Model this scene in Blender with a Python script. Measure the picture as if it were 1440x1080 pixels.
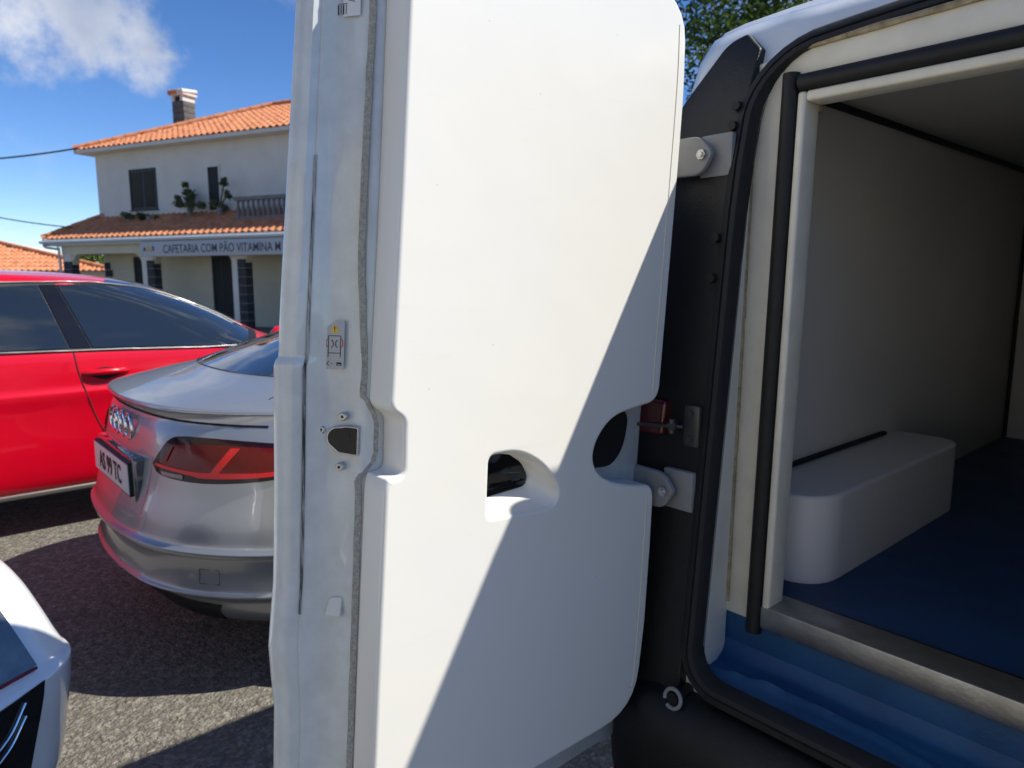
import bpy, bmesh, math, random
from mathutils import Vector, Matrix, noise
from mathutils.bvhtree import BVHTree
random.seed(7)
for o in list(bpy.data.objects): bpy.data.objects.remove(o)
sc = bpy.context.scene
C = sc.collection
R = math.radians
# ------------------------------------------------------------ camera, sky, sun, exposure
VAN_YAW = R(48.8)                       # the van and the parked cars point this far right of the view
cam_d = bpy.data.cameras.new('camera'); cam = bpy.data.objects.new('camera', cam_d); C.objects.link(cam)
cam.location = (0, 0, 1.42); cam.rotation_euler = (R(90 - 8.47), 0, 0)
cam_d.sensor_width = 36; cam_d.lens = 25.0; cam_d.clip_start = 0.02; cam_d.clip_end = 6000
cam_d.dof.use_dof = True; cam_d.dof.focus_distance = 1.15; cam_d.dof.aperture_fstop = 7.0
sc.camera = cam
SUN = Vector((.60, .60, 1.0)).normalized()          # in the van's axes (right, forward, up)
def van_to_world(v):
    s, c = math.sin(VAN_YAW), math.cos(VAN_YAW)
    return Vector((v[0]*c + v[1]*s, -v[0]*s + v[1]*c, v[2]))
SUNW = van_to_world(SUN)
sun_d = bpy.data.lights.new('sun', 'SUN'); sun_d.energy = 5.0; sun_d.angle = R(.53); sun_d.color = (1, .95, .855)
sun = bpy.data.objects.new('sun', sun_d); C.objects.link(sun)
sun.rotation_euler = SUNW.to_track_quat('Z', 'Y').to_euler(); sun.location = SUNW*40
w = bpy.data.worlds.new('World'); sc.world = w; w.use_nodes = True
def build_world():
    nt = w.node_tree; N = nt.nodes; L = nt.links
    for n in list(N): N.remove(n)
    out = N.new('ShaderNodeOutputWorld'); bg = N.new('ShaderNodeBackground'); bg.inputs[1].default_value = .115
    sky = N.new('ShaderNodeTexSky'); sky.sky_type = 'NISHITA'; sky.sun_disc = False
    sky.sun_elevation = math.asin(SUNW.z); sky.sun_rotation = math.atan2(SUNW.x, SUNW.y)
    sky.air_density = .68; sky.dust_density = .0; sky.ozone_density = 2.6
    tc = N.new('ShaderNodeTexCoord')
    def math_(op, a, b=None, clamp=False):
        m = N.new('ShaderNodeMath'); m.operation = op; m.use_clamp = clamp
        for i, v in enumerate((a, b)):
            if v is None: continue
            if isinstance(v, (int, float)): m.inputs[i].default_value = v
            else: L.new(v, m.inputs[i])
        return m.outputs[0]
    n1 = N.new('ShaderNodeTexNoise'); n1.inputs['Scale'].default_value = 3.4; n1.inputs['Detail'].default_value = 12; n1.inputs['Roughness'].default_value = .62; n1.inputs['Distortion'].default_value = .25
    mp = N.new('ShaderNodeMapping'); mp.inputs['Scale'].default_value = (1, 1, 1.9); mp.inputs['Location'].default_value = (7.3, 2.6, 4.9)
    L.new(tc.outputs['Generated'], mp.inputs[0]); L.new(mp.outputs[0], n1.inputs['Vector'])
    base = math_('MULTIPLY', math_('SUBTRACT', n1.outputs[0], .53), 5.0)
    # one larger cumulus bank in the sky over the house
    best = None
    for (cx, cy, cz, rad) in ((-.575, 1.05, .365, .085), (-.69, 1.04, .385, .10), (-.52, 1.05, .335, .06), (-.80, 1.0, .41, .13)):
        d = Vector((cx, cy, cz)).normalized()
        vm = N.new('ShaderNodeVectorMath'); vm.operation = 'DISTANCE'; L.new(tc.outputs['Generated'], vm.inputs[0]); vm.inputs[1].default_value = d
        v = math_('SUBTRACT', 1.0, math_('DIVIDE', vm.outputs['Value'], rad))
        best = v if best is None else math_('MAXIMUM', best, v)
    n2 = N.new('ShaderNodeTexNoise'); n2.inputs['Scale'].default_value = 13; n2.inputs['Detail'].default_value = 9; n2.inputs['Roughness'].default_value = .6
    L.new(tc.outputs['Generated'], n2.inputs['Vector'])
    blob = math_('MULTIPLY', math_('ADD', best, math_('MULTIPLY', math_('SUBTRACT', n2.outputs[0], .5), 3.2)), 1.15)
    fac = math_('MAXIMUM', base, blob)
    sm = N.new('ShaderNodeMapRange'); sm.interpolation_type = 'SMOOTHSTEP'; sm.inputs[1].default_value = -.15; sm.inputs[2].default_value = 1.0; sm.inputs[4].default_value = .88
    L.new(fac, sm.inputs[0])
    n3 = N.new('ShaderNodeTexNoise'); n3.inputs['Scale'].default_value = 9; n3.inputs['Detail'].default_value = 5
    L.new(tc.outputs['Generated'], n3.inputs['Vector'])
    cr = N.new('ShaderNodeMix'); cr.data_type = 'RGBA'
    cr.inputs[6].default_value = (3.0, 3.4, 4.3, 1); cr.inputs[7].default_value = (5.3, 5.5, 6.0, 1)
    mr = N.new('ShaderNodeMapRange'); mr.inputs[1].default_value = .35; mr.inputs[2].default_value = .65; L.new(n3.outputs[0], mr.inputs[0]); L.new(mr.outputs[0], cr.inputs[0])
    hs = N.new('ShaderNodeHueSaturation'); hs.inputs['Hue'].default_value = .507; hs.inputs['Saturation'].default_value = 1.22; hs.inputs['Value'].default_value = 1.1
    L.new(sky.outputs[0], hs.inputs['Color'])
    mx = N.new('ShaderNodeMix'); mx.data_type = 'RGBA'; L.new(sm.outputs[0], mx.inputs[0]); L.new(hs.outputs[0], mx.inputs[6]); L.new(cr.outputs[2], mx.inputs[7])
    L.new(mx.outputs[2], bg.inputs[0]); L.new(bg.outputs[0], out.inputs[0])
build_world()
sc.render.engine = 'CYCLES'
sc.view_settings.view_transform = 'Standard'; sc.view_settings.look = 'None'; sc.view_settings.gamma = 1
sc.view_settings.use_curve_mapping = False; sc.view_settings.exposure = .41
sc.cycles.max_bounces = 10; sc.cycles.diffuse_bounces = 6

# ------------------------------------------------------------ materials
MATS = {}
def mat(name, col, rough=.5, metal=0., spec=.5, coat=0., noise_amt=0., noise_scale=20., bump=0., bump_scale=60., col2=None, sub=None, trans=0., alpha=1., emit=None):
    m = bpy.data.materials.new(name); m.use_nodes = True; nt = m.node_tree; N = nt.nodes; L = nt.links
    b = N['Principled BSDF']
    b.inputs['Base Color'].default_value = (*col, 1); b.inputs['Roughness'].default_value = rough; b.inputs['Metallic'].default_value = metal
    b.inputs['Specular IOR Level'].default_value = spec
    b.inputs['Coat Weight'].default_value = coat; b.inputs['Coat Roughness'].default_value = .03
    if trans: b.inputs['Transmission Weight'].default_value = trans
    tc = N.new('ShaderNodeTexCoord')
    if noise_amt or col2:
        nz = N.new('ShaderNodeTexNoise'); nz.inputs['Scale'].default_value = noise_scale; nz.inputs['Detail'].default_value = 7; nz.inputs['Roughness'].default_value = .6
        L.new(tc.outputs['Object'], nz.inputs['Vector'])
        mr = N.new('ShaderNodeMapRange'); mr.inputs[1].default_value = .32; mr.inputs[2].default_value = .68; L.new(nz.outputs[0], mr.inputs[0])
        mx = N.new('ShaderNodeMix'); mx.data_type = 'RGBA'; L.new(mr.outputs[0], mx.inputs[0])
        c2 = col2 or tuple(max(0, c*(1-noise_amt)) for c in col)
        mx.inputs[6].default_value = (*col, 1); mx.inputs[7].default_value = (*c2, 1)
        L.new(mx.outputs[2], b.inputs['Base Color'])
        rr = N.new('ShaderNodeMapRange'); rr.inputs[3].default_value = rough*.85; rr.inputs[4].default_value = min(1, rough*1.2); L.new(nz.outputs[0], rr.inputs[0]); L.new(rr.outputs[0], b.inputs['Roughness'])
    if bump:
        nb = N.new('ShaderNodeTexNoise'); nb.inputs['Scale'].default_value = bump_scale; nb.inputs['Detail'].default_value = 4
        L.new(tc.outputs['Object'], nb.inputs['Vector'])
        bp = N.new('ShaderNodeBump'); bp.inputs['Strength'].default_value = bump; bp.inputs['Distance'].default_value = .01
        L.new(nb.outputs[0], bp.inputs['Height']); L.new(bp.outputs[0], b.inputs['Normal'])
    if emit:
        b.inputs['Emission Color'].default_value = (*emit, 1); b.inputs['Emission Strength'].default_value = 1
    MATS[name] = m; return m
mat('van_white', (.74, .77, .78), .22, coat=.6, noise_amt=.06, noise_scale=6, bump=.02, bump_scale=8)
mat('door_steel', (.70, .725, .705), .16, coat=.8, noise_amt=.15, noise_scale=22, bump=.03, bump_scale=14)
mat('felt', (.50, .49, .44), .95, col2=(.30, .29, .25), noise_scale=160, bump=.6, bump_scale=300)
mat('cream', (.78, .74, .62), .38, noise_amt=.14, noise_scale=14, bump=.05, bump_scale=20)
mat('cream_strip', (.78, .76, .68), .4, noise_amt=.12, noise_scale=9, bump=.04)
mat('sealant', (.45, .37, .23), .7, col2=(.22, .17, .10), noise_scale=60, bump=.5, bump_scale=120)
mat('inner_white', (.76, .75, .73), .22, noise_amt=.08, noise_scale=3, bump=.02, bump_scale=6)
mat('rubber', (.008, .008, .0085), .6, noise_amt=.4, noise_scale=40, bump=.1, bump_scale=90)
mat('rubber_dusty', (.008, .008, .009), .7, col2=(.016, .016, .016), noise_scale=50, bump=.1, bump_scale=90)
mat('black_plastic', (.006, .006, .0065), .5, noise_amt=.3, noise_scale=30, bump=.15, bump_scale=250)
mat('black_gloss', (.006, .006, .007), .12, coat=.3)
mat('blue_vinyl', (.014, .095, .23), .55, col2=(.009, .06, .16), noise_scale=8, bump=.12, bump_scale=90)
mat('blue_floor', (.010, .055, .15), .5, col2=(.008, .04, .11), noise_scale=7, bump=.08, bump_scale=90)
mat('aluminium', (.52, .51, .49), .42, metal=1, noise_amt=.35, noise_scale=18, bump=.08, bump_scale=120)
mat('zinc', (.62, .63, .64), .32, metal=1, noise_amt=.2, noise_scale=80)
mat('hinge_white', (.27, .275, .28), .45, noise_amt=.15, noise_scale=20)
mat('dark_zinc', (.10, .10, .10), .45, metal=.7); mat('lamp_deep', (.07, .003, .004), .1, coat=.5); mat('seam_yellow', (.66, .63, .50), .5)
mat('red_lens', (.17, .003, .005), .15, spec=.25, coat=.12, noise_amt=.3, noise_scale=60)
mat('red_lens_bright', (.80, .015, .018), .15, spec=.3, coat=.15)
mat('lamp_dark', (.022, .002, .004), .12, spec=.3, coat=.15)
mat('sticker', (.48, .49, .50), .35, noise_amt=.06)
mat('sticker_yellow', (.85, .55, .02), .4); mat('sticker_red', (.55, .03, .04), .4); mat('ink', (.01, .01, .011), .5)
mat('white_print', (.75, .75, .74), .5)
mat('silver_paint', (.37, .385, .40), .34, metal=.6, coat=.8, noise_amt=.06, noise_scale=900)
mat('red_paint', (.62, .001, .016), .25, spec=.3, coat=.7, noise_amt=.05, noise_scale=5)
mat('white_paint', (.78, .79, .80), .2, coat=1., noise_amt=.04, noise_scale=5)
mat('car_glass', (.012, .016, .018), .03, spec=.9, coat=1.)
mat('lamp_glass', (.10, .11, .12), .05, spec=.8, coat=1., noise_amt=.6, noise_scale=18)
mat('chrome', (.75, .76, .77), .12, metal=1); mat('satin_trim', (.45, .45, .45), .35, metal=1)
mat('window_chrome', (.22, .22, .22), .4, metal=1); mat('tyre', (.018, .018, .019), .8, bump=.2); mat('rim', (.45, .46, .47), .3, metal=1)
mat('plate_white', (.72, .73, .72), .35); mat('gap', (.004, .004, .004), .8)
mat('plaster', (.68, .635, .56), .9, noise_amt=.12, noise_scale=1.3, bump=.15, bump_scale=25)
mat('plaster_cream', (.62, .56, .42), .9, noise_amt=.12, noise_scale=1.5, bump=.15, bump_scale=25)
mat('fascia', (.52, .55, .57), .6, noise_amt=.1)
mat('basalt', (.05, .05, .055), .85, noise_amt=.5, noise_scale=9, bump=.4, bump_scale=30)
mat('chimney_block', (.13, .125, .12), .9, noise_amt=.35, noise_scale=6, bump=.3); mat('mortar', (.50, .49, .46), .9, noise_amt=.15)
mat('concrete', (.21, .205, .195), .9, noise_amt=.3, noise_scale=5, bump=.3, bump_scale=30)
mat('shutter', (.006, .0085, .010), .5, noise_amt=.3)
mat('dark_room', (.010, .010, .011), .7)
mat('sign_board', (.42, .42, .44), .55, noise_amt=.05); mat('sign_ink', (.045, .045, .05), .6)
mat('sign_yellow', (.62, .42, .05), .6)
mat('cable', (.02, .02, .022), .6); mat('bark', (.10, .075, .05), .9, noise_amt=.4, noise_scale=12, bump=.5, bump_scale=20)
mat('timber_pole', (.16, .12, .085), .85, noise_amt=.35, noise_scale=9, bump=.3)
mat('skin', (.45, .27, .19), .5)

def mat_tiles():
    m = mat('terracotta', (.64, .27, .125), .85, col2=(.42, .14, .06), noise_scale=4.3, bump=.25, bump_scale=30)
    return m
mat_tiles()
def mat_leaf(name, a, b):
    m = mat(name, a, .85, spec=.2, col2=b, noise_scale=1.6)
    bs = m.node_tree.nodes['Principled BSDF']
    bs.inputs['Subsurface Weight'].default_value = 0
    N = m.node_tree.nodes; L = m.node_tree.links
    tr = N.new('ShaderNodeBsdfTranslucent'); tr.inputs[0].default_value = (b[0]*1.6, b[1]*1.7, b[2], 1)
    ms = N.new('ShaderNodeMixShader'); ms.inputs[0].default_value = .3
    L.new(bs.outputs[0], ms.inputs[1]); L.new(tr.outputs[0], ms.inputs[2]); L.new(ms.outputs[0], N['Material Output'].inputs[0])
mat_leaf('leaf', (.055, .10, .022), (.09, .14, .03)); mat_leaf('leaf_dark', (.03, .06, .018), (.055, .09, .025)); mat_leaf('leaf_grey', (.10, .125, .07), (.15, .16, .09))

def mat_grp():
    m = mat('grp', (.80, .79, .75), .30, coat=.15)
    nt = m.node_tree; N = nt.nodes; L = nt.links; b = N['Principled BSDF']; tc = N.new('ShaderNodeTexCoord')
    n1 = N.new('ShaderNodeTexNoise'); n1.inputs['Scale'].default_value = 2.2; n1.inputs['Detail'].default_value = 4; L.new(tc.outputs['Object'], n1.inputs[0])
    mx = N.new('ShaderNodeMix'); mx.data_type = 'RGBA'; mx.inputs[6].default_value = (.80, .79, .75, 1); mx.inputs[7].default_value = (.80, .78, .715, 1)
    mr = N.new('ShaderNodeMapRange'); mr.inputs[1].default_value = .35; mr.inputs[2].default_value = .65; L.new(n1.outputs[0], mr.inputs[0]); L.new(mr.outputs[0], mx.inputs[0])
    # small pinholes and dirt specks
    v = N.new('ShaderNodeTexVoronoi'); v.inputs['Scale'].default_value = 16; v.inputs['Randomness'].default_value = 1; L.new(tc.outputs['Object'], v.inputs['Vector'])
    sp = N.new('ShaderNodeMapRange'); sp.inputs[1].default_value = .018; sp.inputs[2].default_value = .034; sp.inputs[3].default_value = .35; sp.inputs[4].default_value = 0; L.new(v.outputs['Distance'], sp.inputs[0])
    mx2 = N.new('ShaderNodeMix'); mx2.data_type = 'RGBA'; L.new(sp.outputs[0], mx2.inputs[0]); L.new(mx.outputs[2], mx2.inputs[6]); mx2.inputs[7].default_value = (.33, .31, .27, 1)
    mp2 = N.new('ShaderNodeMapping'); mp2.inputs['Rotation'].default_value = (.5, .2, .4); mp2.inputs['Scale'].default_value = (6, 3, 22); L.new(tc.outputs['Object'], mp2.inputs[0])
    n5 = N.new('ShaderNodeTexNoise'); n5.inputs['Scale'].default_value = 1.3; n5.inputs['Detail'].default_value = 10; n5.inputs['Roughness'].default_value = .75; L.new(mp2.outputs[0], n5.inputs[0])
    sc5 = N.new('ShaderNodeMapRange'); sc5.inputs[1].default_value = .60; sc5.inputs[2].default_value = .74; sc5.inputs[4].default_value = .16; L.new(n5.outputs[0], sc5.inputs[0])
    mx5 = N.new('ShaderNodeMix'); mx5.data_type = 'RGBA'; L.new(sc5.outputs[0], mx5.inputs[0]); L.new(mx2.outputs[2], mx5.inputs[6]); mx5.inputs[7].default_value = (.55, .52, .44, 1)
    L.new(mx5.outputs[2], b.inputs['Base Color'])
    rg = N.new('ShaderNodeMapRange'); rg.inputs[3].default_value = .22; rg.inputs[4].default_value = .42; L.new(n5.outputs[0], rg.inputs[0]); L.new(rg.outputs[0], b.inputs['Roughness'])
    nb = N.new('ShaderNodeTexNoise'); nb.inputs['Scale'].default_value = 5; nb.inputs['Detail'].default_value = 2; L.new(tc.outputs['Object'], nb.inputs[0])
    bp = N.new('ShaderNodeBump'); bp.inputs['Strength'].default_value = .10; bp.inputs['Distance'].default_value = .02; L.new(nb.outputs[0], bp.inputs['Height']); L.new(bp.outputs[0], b.inputs['Normal'])
mat_grp()
def mat_grime():
    m = mat('grime', (.03, .03, .028), .8)
    nt = m.node_tree; N = nt.nodes; L = nt.links; b = N['Principled BSDF']; tc = N.new('ShaderNodeTexCoord')
    mp = N.new('ShaderNodeMapping'); mp.inputs['Scale'].default_value = (160, 160, 9); L.new(tc.outputs['Object'], mp.inputs[0])
    n1 = N.new('ShaderNodeTexNoise'); n1.inputs['Scale'].default_value = 1; n1.inputs['Detail'].default_value = 8; n1.inputs['Roughness'].default_value = .7; L.new(mp.outputs[0], n1.inputs[0])
    mr = N.new('ShaderNodeMapRange'); mr.inputs[1].default_value = .40; mr.inputs[2].default_value = .58; L.new(n1.outputs[0], mr.inputs[0])
    mx = N.new('ShaderNodeMix'); mx.data_type = 'RGBA'; mx.inputs[6].default_value = (.03, .03, .028, 1); mx.inputs[7].default_value = (.40, .42, .42, 1)
    L.new(mr.outputs[0], mx.inputs[0]); L.new(mx.outputs[2], b.inputs['Base Color'])
mat_grime()
def mat_ground():
    m = mat('old_concrete', (.3, .28, .24), .92)
    nt = m.node_tree; N = nt.nodes; L = nt.links; b = N['Principled BSDF']; tc = N.new('ShaderNodeTexCoord')
    def nz(s, d=6, r=.6):
        n = N.new('ShaderNodeTexNoise'); n.inputs['Scale'].default_value = s; n.inputs['Detail'].default_value = d; n.inputs['Roughness'].default_value = r
        L.new(tc.outputs['Object'], n.inputs[0]); return n.outputs[0]
    def ramp(src, a, z, ca, cb):
        mr = N.new('ShaderNodeMapRange'); mr.inputs[1].default_value = a; mr.inputs[2].default_value = z; L.new(src, mr.inputs[0])
        mx = N.new('ShaderNodeMix'); mx.data_type = 'RGBA'; L.new(mr.outputs[0], mx.inputs[0])
        for i, c in ((6, ca), (7, cb)):
            if isinstance(c, tuple): mx.inputs[i].default_value = (*c, 1)
            else: L.new(c, mx.inputs[i])
        return mx.outputs[2]
    v = N.new('ShaderNodeTexVoronoi'); v.inputs['Scale'].default_value = 62; v.inputs['Randomness'].default_value = 1
    dn = N.new('ShaderNodeTexNoise'); dn.inputs['Scale'].default_value = 55; dn.inputs['Detail'].default_value = 4; L.new(tc.outputs['Object'], dn.inputs[0])
    va = N.new('ShaderNodeVectorMath'); va.operation = 'MULTIPLY_ADD'; va.inputs[1].default_value = (.03, .03, .03); L.new(dn.outputs['Color'], va.inputs[0]); L.new(tc.outputs['Object'], va.inputs[2]); L.new(va.outputs[0], v.inputs['Vector'])
    cell = N.new('ShaderNodeSeparateColor'); L.new(v.outputs['Color'], cell.inputs[0])
    wob = nz(24, 5, .7)
    peb = ramp(cell.outputs[0], 0, 1, (.11, .102, .086), (.35, .322, .27))
    gaps = ramp(v.outputs['Distance'], .35, .8, peb, (.10, .09, .072))
    big = ramp(nz(1.1, 5), .38, .64, gaps, (.20, .182, .148))
    mix = ramp(nz(46, 9, .8), .40, .60, (.075, .070, .060), gaps)
    mix = ramp(wob, .50, .66, mix, (.345, .318, .268))
    mm = N.new('ShaderNodeMix'); mm.data_type = 'RGBA'; mm.inputs[0].default_value = .4; L.new(mix, mm.inputs[6]); L.new(big, mm.inputs[7])
    dark = ramp(nz(2.3, 6), .56, .72, mm.outputs[2], (.10, .092, .075))
    L.new(dark, b.inputs['Base Color'])
    ad = N.new('ShaderNodeMath'); ad.operation = 'SUBTRACT'; L.new(nz(30, 6), ad.inputs[0]); L.new(v.outputs['Distance'], ad.inputs[1])
    bp = N.new('ShaderNodeBump'); bp.inputs['Strength'].default_value = .9; bp.inputs['Distance'].default_value = .012; L.new(ad.outputs[0], bp.inputs['Height']); L.new(bp.outputs[0], b.inputs['Normal'])
mat_ground()

# ------------------------------------------------------------ helpers
def tag(o, label=None, cat=None, group=None, kind=None):
    for k, v in (('label', label), ('category', cat), ('group', group), ('kind', kind)):
        if v: o[k] = v
    return o
def empty(name, loc, rz=0, label=None, cat=None, group=None):
    o = bpy.data.objects.new(name, None); C.objects.link(o); o.location = loc; o.rotation_euler = (0, 0, rz); o.empty_display_size = .2
    return tag(o, label, cat, group)
def mk(name, verts, faces, m, parent=None, smooth=35, mats=None, fm=None, fix=False):
    me = bpy.data.meshes.new(name); me.from_pydata([tuple(v) for v in verts], [], faces)
    for x in ([m] if mats is None else mats): me.materials.append(MATS[x])
    if fm: me.polygons.foreach_set('material_index', fm)
    if fix:
        bm = bmesh.new(); bm.from_mesh(me); bmesh.ops.recalc_face_normals(bm, faces=bm.faces); bm.to_mesh(me); bm.free()
    if smooth:
        me.polygons.foreach_set('use_smooth', [True]*len(me.polygons)); me.set_sharp_from_angle(angle=R(smooth))
    o = bpy.data.objects.new(name, me); C.objects.link(o); o.parent = parent
    return o
class MB:
    def __init__(s): s.v = []; s.f = []; s.m = []
    def add(s, v, f, mi=0):
        b = len(s.v); s.v += [tuple(p) for p in v]; s.f += [tuple(b+i for i in q) for q in f]; s.m += [mi]*len(f)
    def box(s, x0, x1, y0, y1, z0, z1, mi=0):
        s.add([(x, y, z) for z in (z0, z1) for y in (y0, y1) for x in (x0, x1)], [(0, 2, 3, 1), (4, 5, 7, 6), (0, 1, 5, 4), (2, 6, 7, 3), (0, 4, 6, 2), (1, 3, 7, 5)], mi)
    def tube(s, pts, r, n=8, closed=False, mi=0, caps=True):
        v, f = tube_geo(pts, r, n, closed, caps); s.add(v, f, mi)
    def build(s, name, mats, parent=None, smooth=35, bevel=0, seg=2):
        if isinstance(mats, str): mats = [mats]
        o = mk(name, s.v, s.f, None, parent, smooth, mats, s.m, fix=True)
        if bevel:
            bm = bmesh.new(); bm.from_mesh(o.data)
            ed = [e for e in bm.edges if e.is_manifold and e.calc_face_angle(0) > R(30)]
            bmesh.ops.bevel(bm, geom=ed, offset=bevel, segments=seg, affect='EDGES', profile=.5, clamp_overlap=True)
            bm.to_mesh(o.data); bm.free()
            o.data.polygons.foreach_set('use_smooth', [True]*len(o.data.polygons)); o.data.set_sharp_from_angle(angle=R(40))
        return o
def tube_geo(pts, r, n=8, closed=False, caps=True):
    pts = [Vector(p) for p in pts]; m = len(pts); v = []; f = []
    up = None
    for i, p in enumerate(pts):
        a = pts[(i-1) % m] if (closed or i > 0) else p; b = pts[(i+1) % m] if (closed or i < m-1) else p
        t = (b-a).normalized()
        if up is None:
            up = Vector((0, 0, 1)) if abs(t.z) < .9 else Vector((1, 0, 0))
        s = t.cross(up).normalized(); up = s.cross(t).normalized()
        rr = r[i] if isinstance(r, (list, tuple)) else r
        for k in range(n):
            an = 2*math.pi*k/n; v.append(p + s*(rr*math.cos(an)) + up*(rr*math.sin(an)))
    for i in range(m if closed else m-1):
        j = (i+1) % m
        for k in range(n): f.append((i*n+k, i*n+(k+1) % n, j*n+(k+1) % n, j*n+k))
    if caps and not closed:
        f.append(tuple(range(n))); f.append(tuple((m-1)*n+k for k in reversed(range(n))))
    return v, f
def smooth_path(pts, k=6, closed=False):
    out = []; n = len(pts); P = [Vector(p) for p in pts]
    for i in range(n if closed else n-1):
        p0 = P[(i-1) % n] if (closed or i > 0) else P[0]*2-P[1]; p1 = P[i]; p2 = P[(i+1) % n]
        p3 = P[(i+2) % n] if (closed or i < n-2) else P[-1]*2-P[-2]
        for j in range(k):
            t = j/k
            out.append(.5*((2*p1)+(p2-p0)*t+(2*p0-5*p1+4*p2-p3)*t*t+(3*p1-p0-3*p2+p3)*t**3))
    if not closed: out.append(P[-1])
    return out
def round_poly(pts, n=6):
    """pts: (a, b[, radius]); returns the 2D outline with rounded corners"""
    out = []; m = len(pts)
    for i in range(m):
        p = Vector(pts[i][:2]); r = pts[i][2] if len(pts[i]) > 2 else 0
        if r <= 0: out.append(tuple(p)); continue
        a = Vector(pts[i-1][:2]); b = Vector(pts[(i+1) % m][:2])
        d1 = (a-p); d2 = (b-p); r1 = min(r, d1.length*.49); r2 = min(r, d2.length*.49)
        q1 = p+d1.normalized()*r1; q2 = p+d2.normalized()*r2
        for k in range(n+1):
            t = k/n; out.append(tuple((1-t)**2*q1+2*t*(1-t)*p+t*t*q2))
    return out
def plate(name, outlines, thick, bevel, m, fn, parent, res=3, smooth=40):
    """solid plate from 2D outlines (first outer, rest holes); fn maps (a, b, c) to the parent's space, c in 0..thick"""
    cu = bpy.data.curves.new('tmp', 'CURVE'); cu.dimensions = '2D'; cu.fill_mode = 'BOTH'
    cu.extrude = max(thick/2-bevel, 1e-4); cu.bevel_depth = bevel; cu.bevel_resolution = res; cu.offset = -bevel
    for ol in outlines:
        sp = cu.splines.new('POLY'); sp.points.add(len(ol)-1)
        for p, q in zip(sp.points, ol): p.co = (q[0], q[1], 0, 1)
        sp.use_cyclic_u = True
    o = bpy.data.objects.new('tmp', cu); C.objects.link(o)
    dg = bpy.context.evaluated_depsgraph_get(); me = bpy.data.meshes.new_from_object(o.evaluated_get(dg))
    v = [fn(p.co.x, p.co.y, p.co.z+thick/2) for p in me.vertices]; f = [tuple(p.vertices) for p in me.polygons]
    bpy.data.objects.remove(o); bpy.data.curves.remove(cu); bpy.data.meshes.remove(me)
    bm = bmesh.new(); vs = [bm.verts.new(p) for p in v]
    for q in f:
        try: bm.faces.new([vs[i] for i in q])
        except ValueError: pass
    bmesh.ops.remove_doubles(bm, verts=bm.verts, dist=1e-5); bmesh.ops.recalc_face_normals(bm, faces=bm.faces)
    me2 = bpy.data.meshes.new(name); bm.to_mesh(me2); bm.free()
    me2.materials.append(MATS[m]); me2.polygons.foreach_set('use_smooth', [True]*len(me2.polygons)); me2.set_sharp_from_angle(angle=R(smooth))
    ob = bpy.data.objects.new(name, me2); C.objects.link(ob); ob.parent = parent
    wn = ob.modifiers.new('weighted', 'WEIGHTED_NORMAL'); wn.keep_sharp = True; wn.weight = 80
    return ob
def text_mesh(name, s, size, m, fn, parent, depth=.002, bold=0., align='LEFT', sx=1.):
    cu = bpy.data.curves.new('tmp', 'FONT'); cu.body = s; cu.size = size; cu.extrude = depth/2; cu.offset = bold; cu.align_x = align; cu.resolution_u = 3
    o = bpy.data.objects.new('tmp', cu); C.objects.link(o)
    dg = bpy.context.evaluated_depsgraph_get(); me = bpy.data.meshes.new_from_object(o.evaluated_get(dg))
    v = [fn(p.co.x*sx, p.co.y, p.co.z) for p in me.vertices]; f = [tuple(p.vertices) for p in me.polygons]
    bpy.data.objects.remove(o); bpy.data.curves.remove(cu); bpy.data.meshes.remove(me)
    return mk(name, v, f, m, parent, 0)
def lerp_table(tab, z):
    tab = sorted(tab)
    if z <= tab[0][0]: return tab[0][1]
    for (a, va), (b, vb) in zip(tab, tab[1:]):
        if z <= b: return va+(vb-va)*(z-a)/(b-a)
    return tab[-1][1]

# ------------------------------------------------------------ the setting
def grid_sheet(name, size, n, z, m):
    mk_v = [(-size+2*size*i/n, -size+2*size*j/n, z) for j in range(n+1) for i in range(n+1)]
    mk_f = [(j*(n+1)+i, j*(n+1)+i+1, (j+1)*(n+1)+i+1, (j+1)*(n+1)+i) for j in range(n) for i in range(n)]
    return mk(name, mk_v, mk_f, m, None, 0)
tag(grid_sheet('ground', 2500, 8, 0, 'old_concrete'), kind='structure')

# ------------------------------------------------------------ the van (x right, y forward of the van, camera at x=0 y=0)
BX, BY = -.19, 1.2
van = empty('delivery_van', van_to_world((BX, BY, 0)), -VAN_YAW, 'white refrigerated delivery van with its insulated rear door swung open', 'van')
def V(x, y, z): return (x-BX, y-BY, z)
def yo(z): return 1.19+.12*(z-.7)+.055*(max(0, z-1.5)/.4)**2        # plane of the door opening, leaning forward
def yi(z): return 1.33+.03*(z-.7)        # plane of the insulated inner frame
XC = -.19
def arc_outline(xl, zb, zt, rb, rt, bow, xtop):
    """left half of an opening outline from bottom centre round to top centre"""
    pts = [(XC, zb)]
    for k in range(7):
        a = k/6*math.pi/2; pts.append((xl+rb-rb*math.sin(a), zb+rb-rb*math.cos(a)))
    n = 12
    for k in range(1, n): pts.append((xl+(xtop-xl)*k/n, zb+rb+(zt-rt-zb-rb)*k/n))
    for k in range(9):
        a = k/8*math.pi/2; pts.append((xtop+rt-rt*math.cos(a), zt-rt+rt*math.sin(a)))
    for k in range(1, 9):
        t = k/8; x = xtop+rt+(XC-xtop-rt)*t; pts.append((x, zt+bow*(1-(1-t)**2)))
    return pts
def full(h): return h + [(2*XC-x, z) for x, z in reversed(h[1:-1])]
def ring_strip(mb, A, fa, B, fb, mi=0):
    n = len(A); v = [fa(p) for p in A]+[fb(p) for p in B]
    mb.add(v, [(i, (i+1) % n, n+(i+1) % n, n+i) for i in range(n)], mi)
OPEN = full(arc_outline(-.785, .60, 1.865, .07, .13, .022, -.80))
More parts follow.
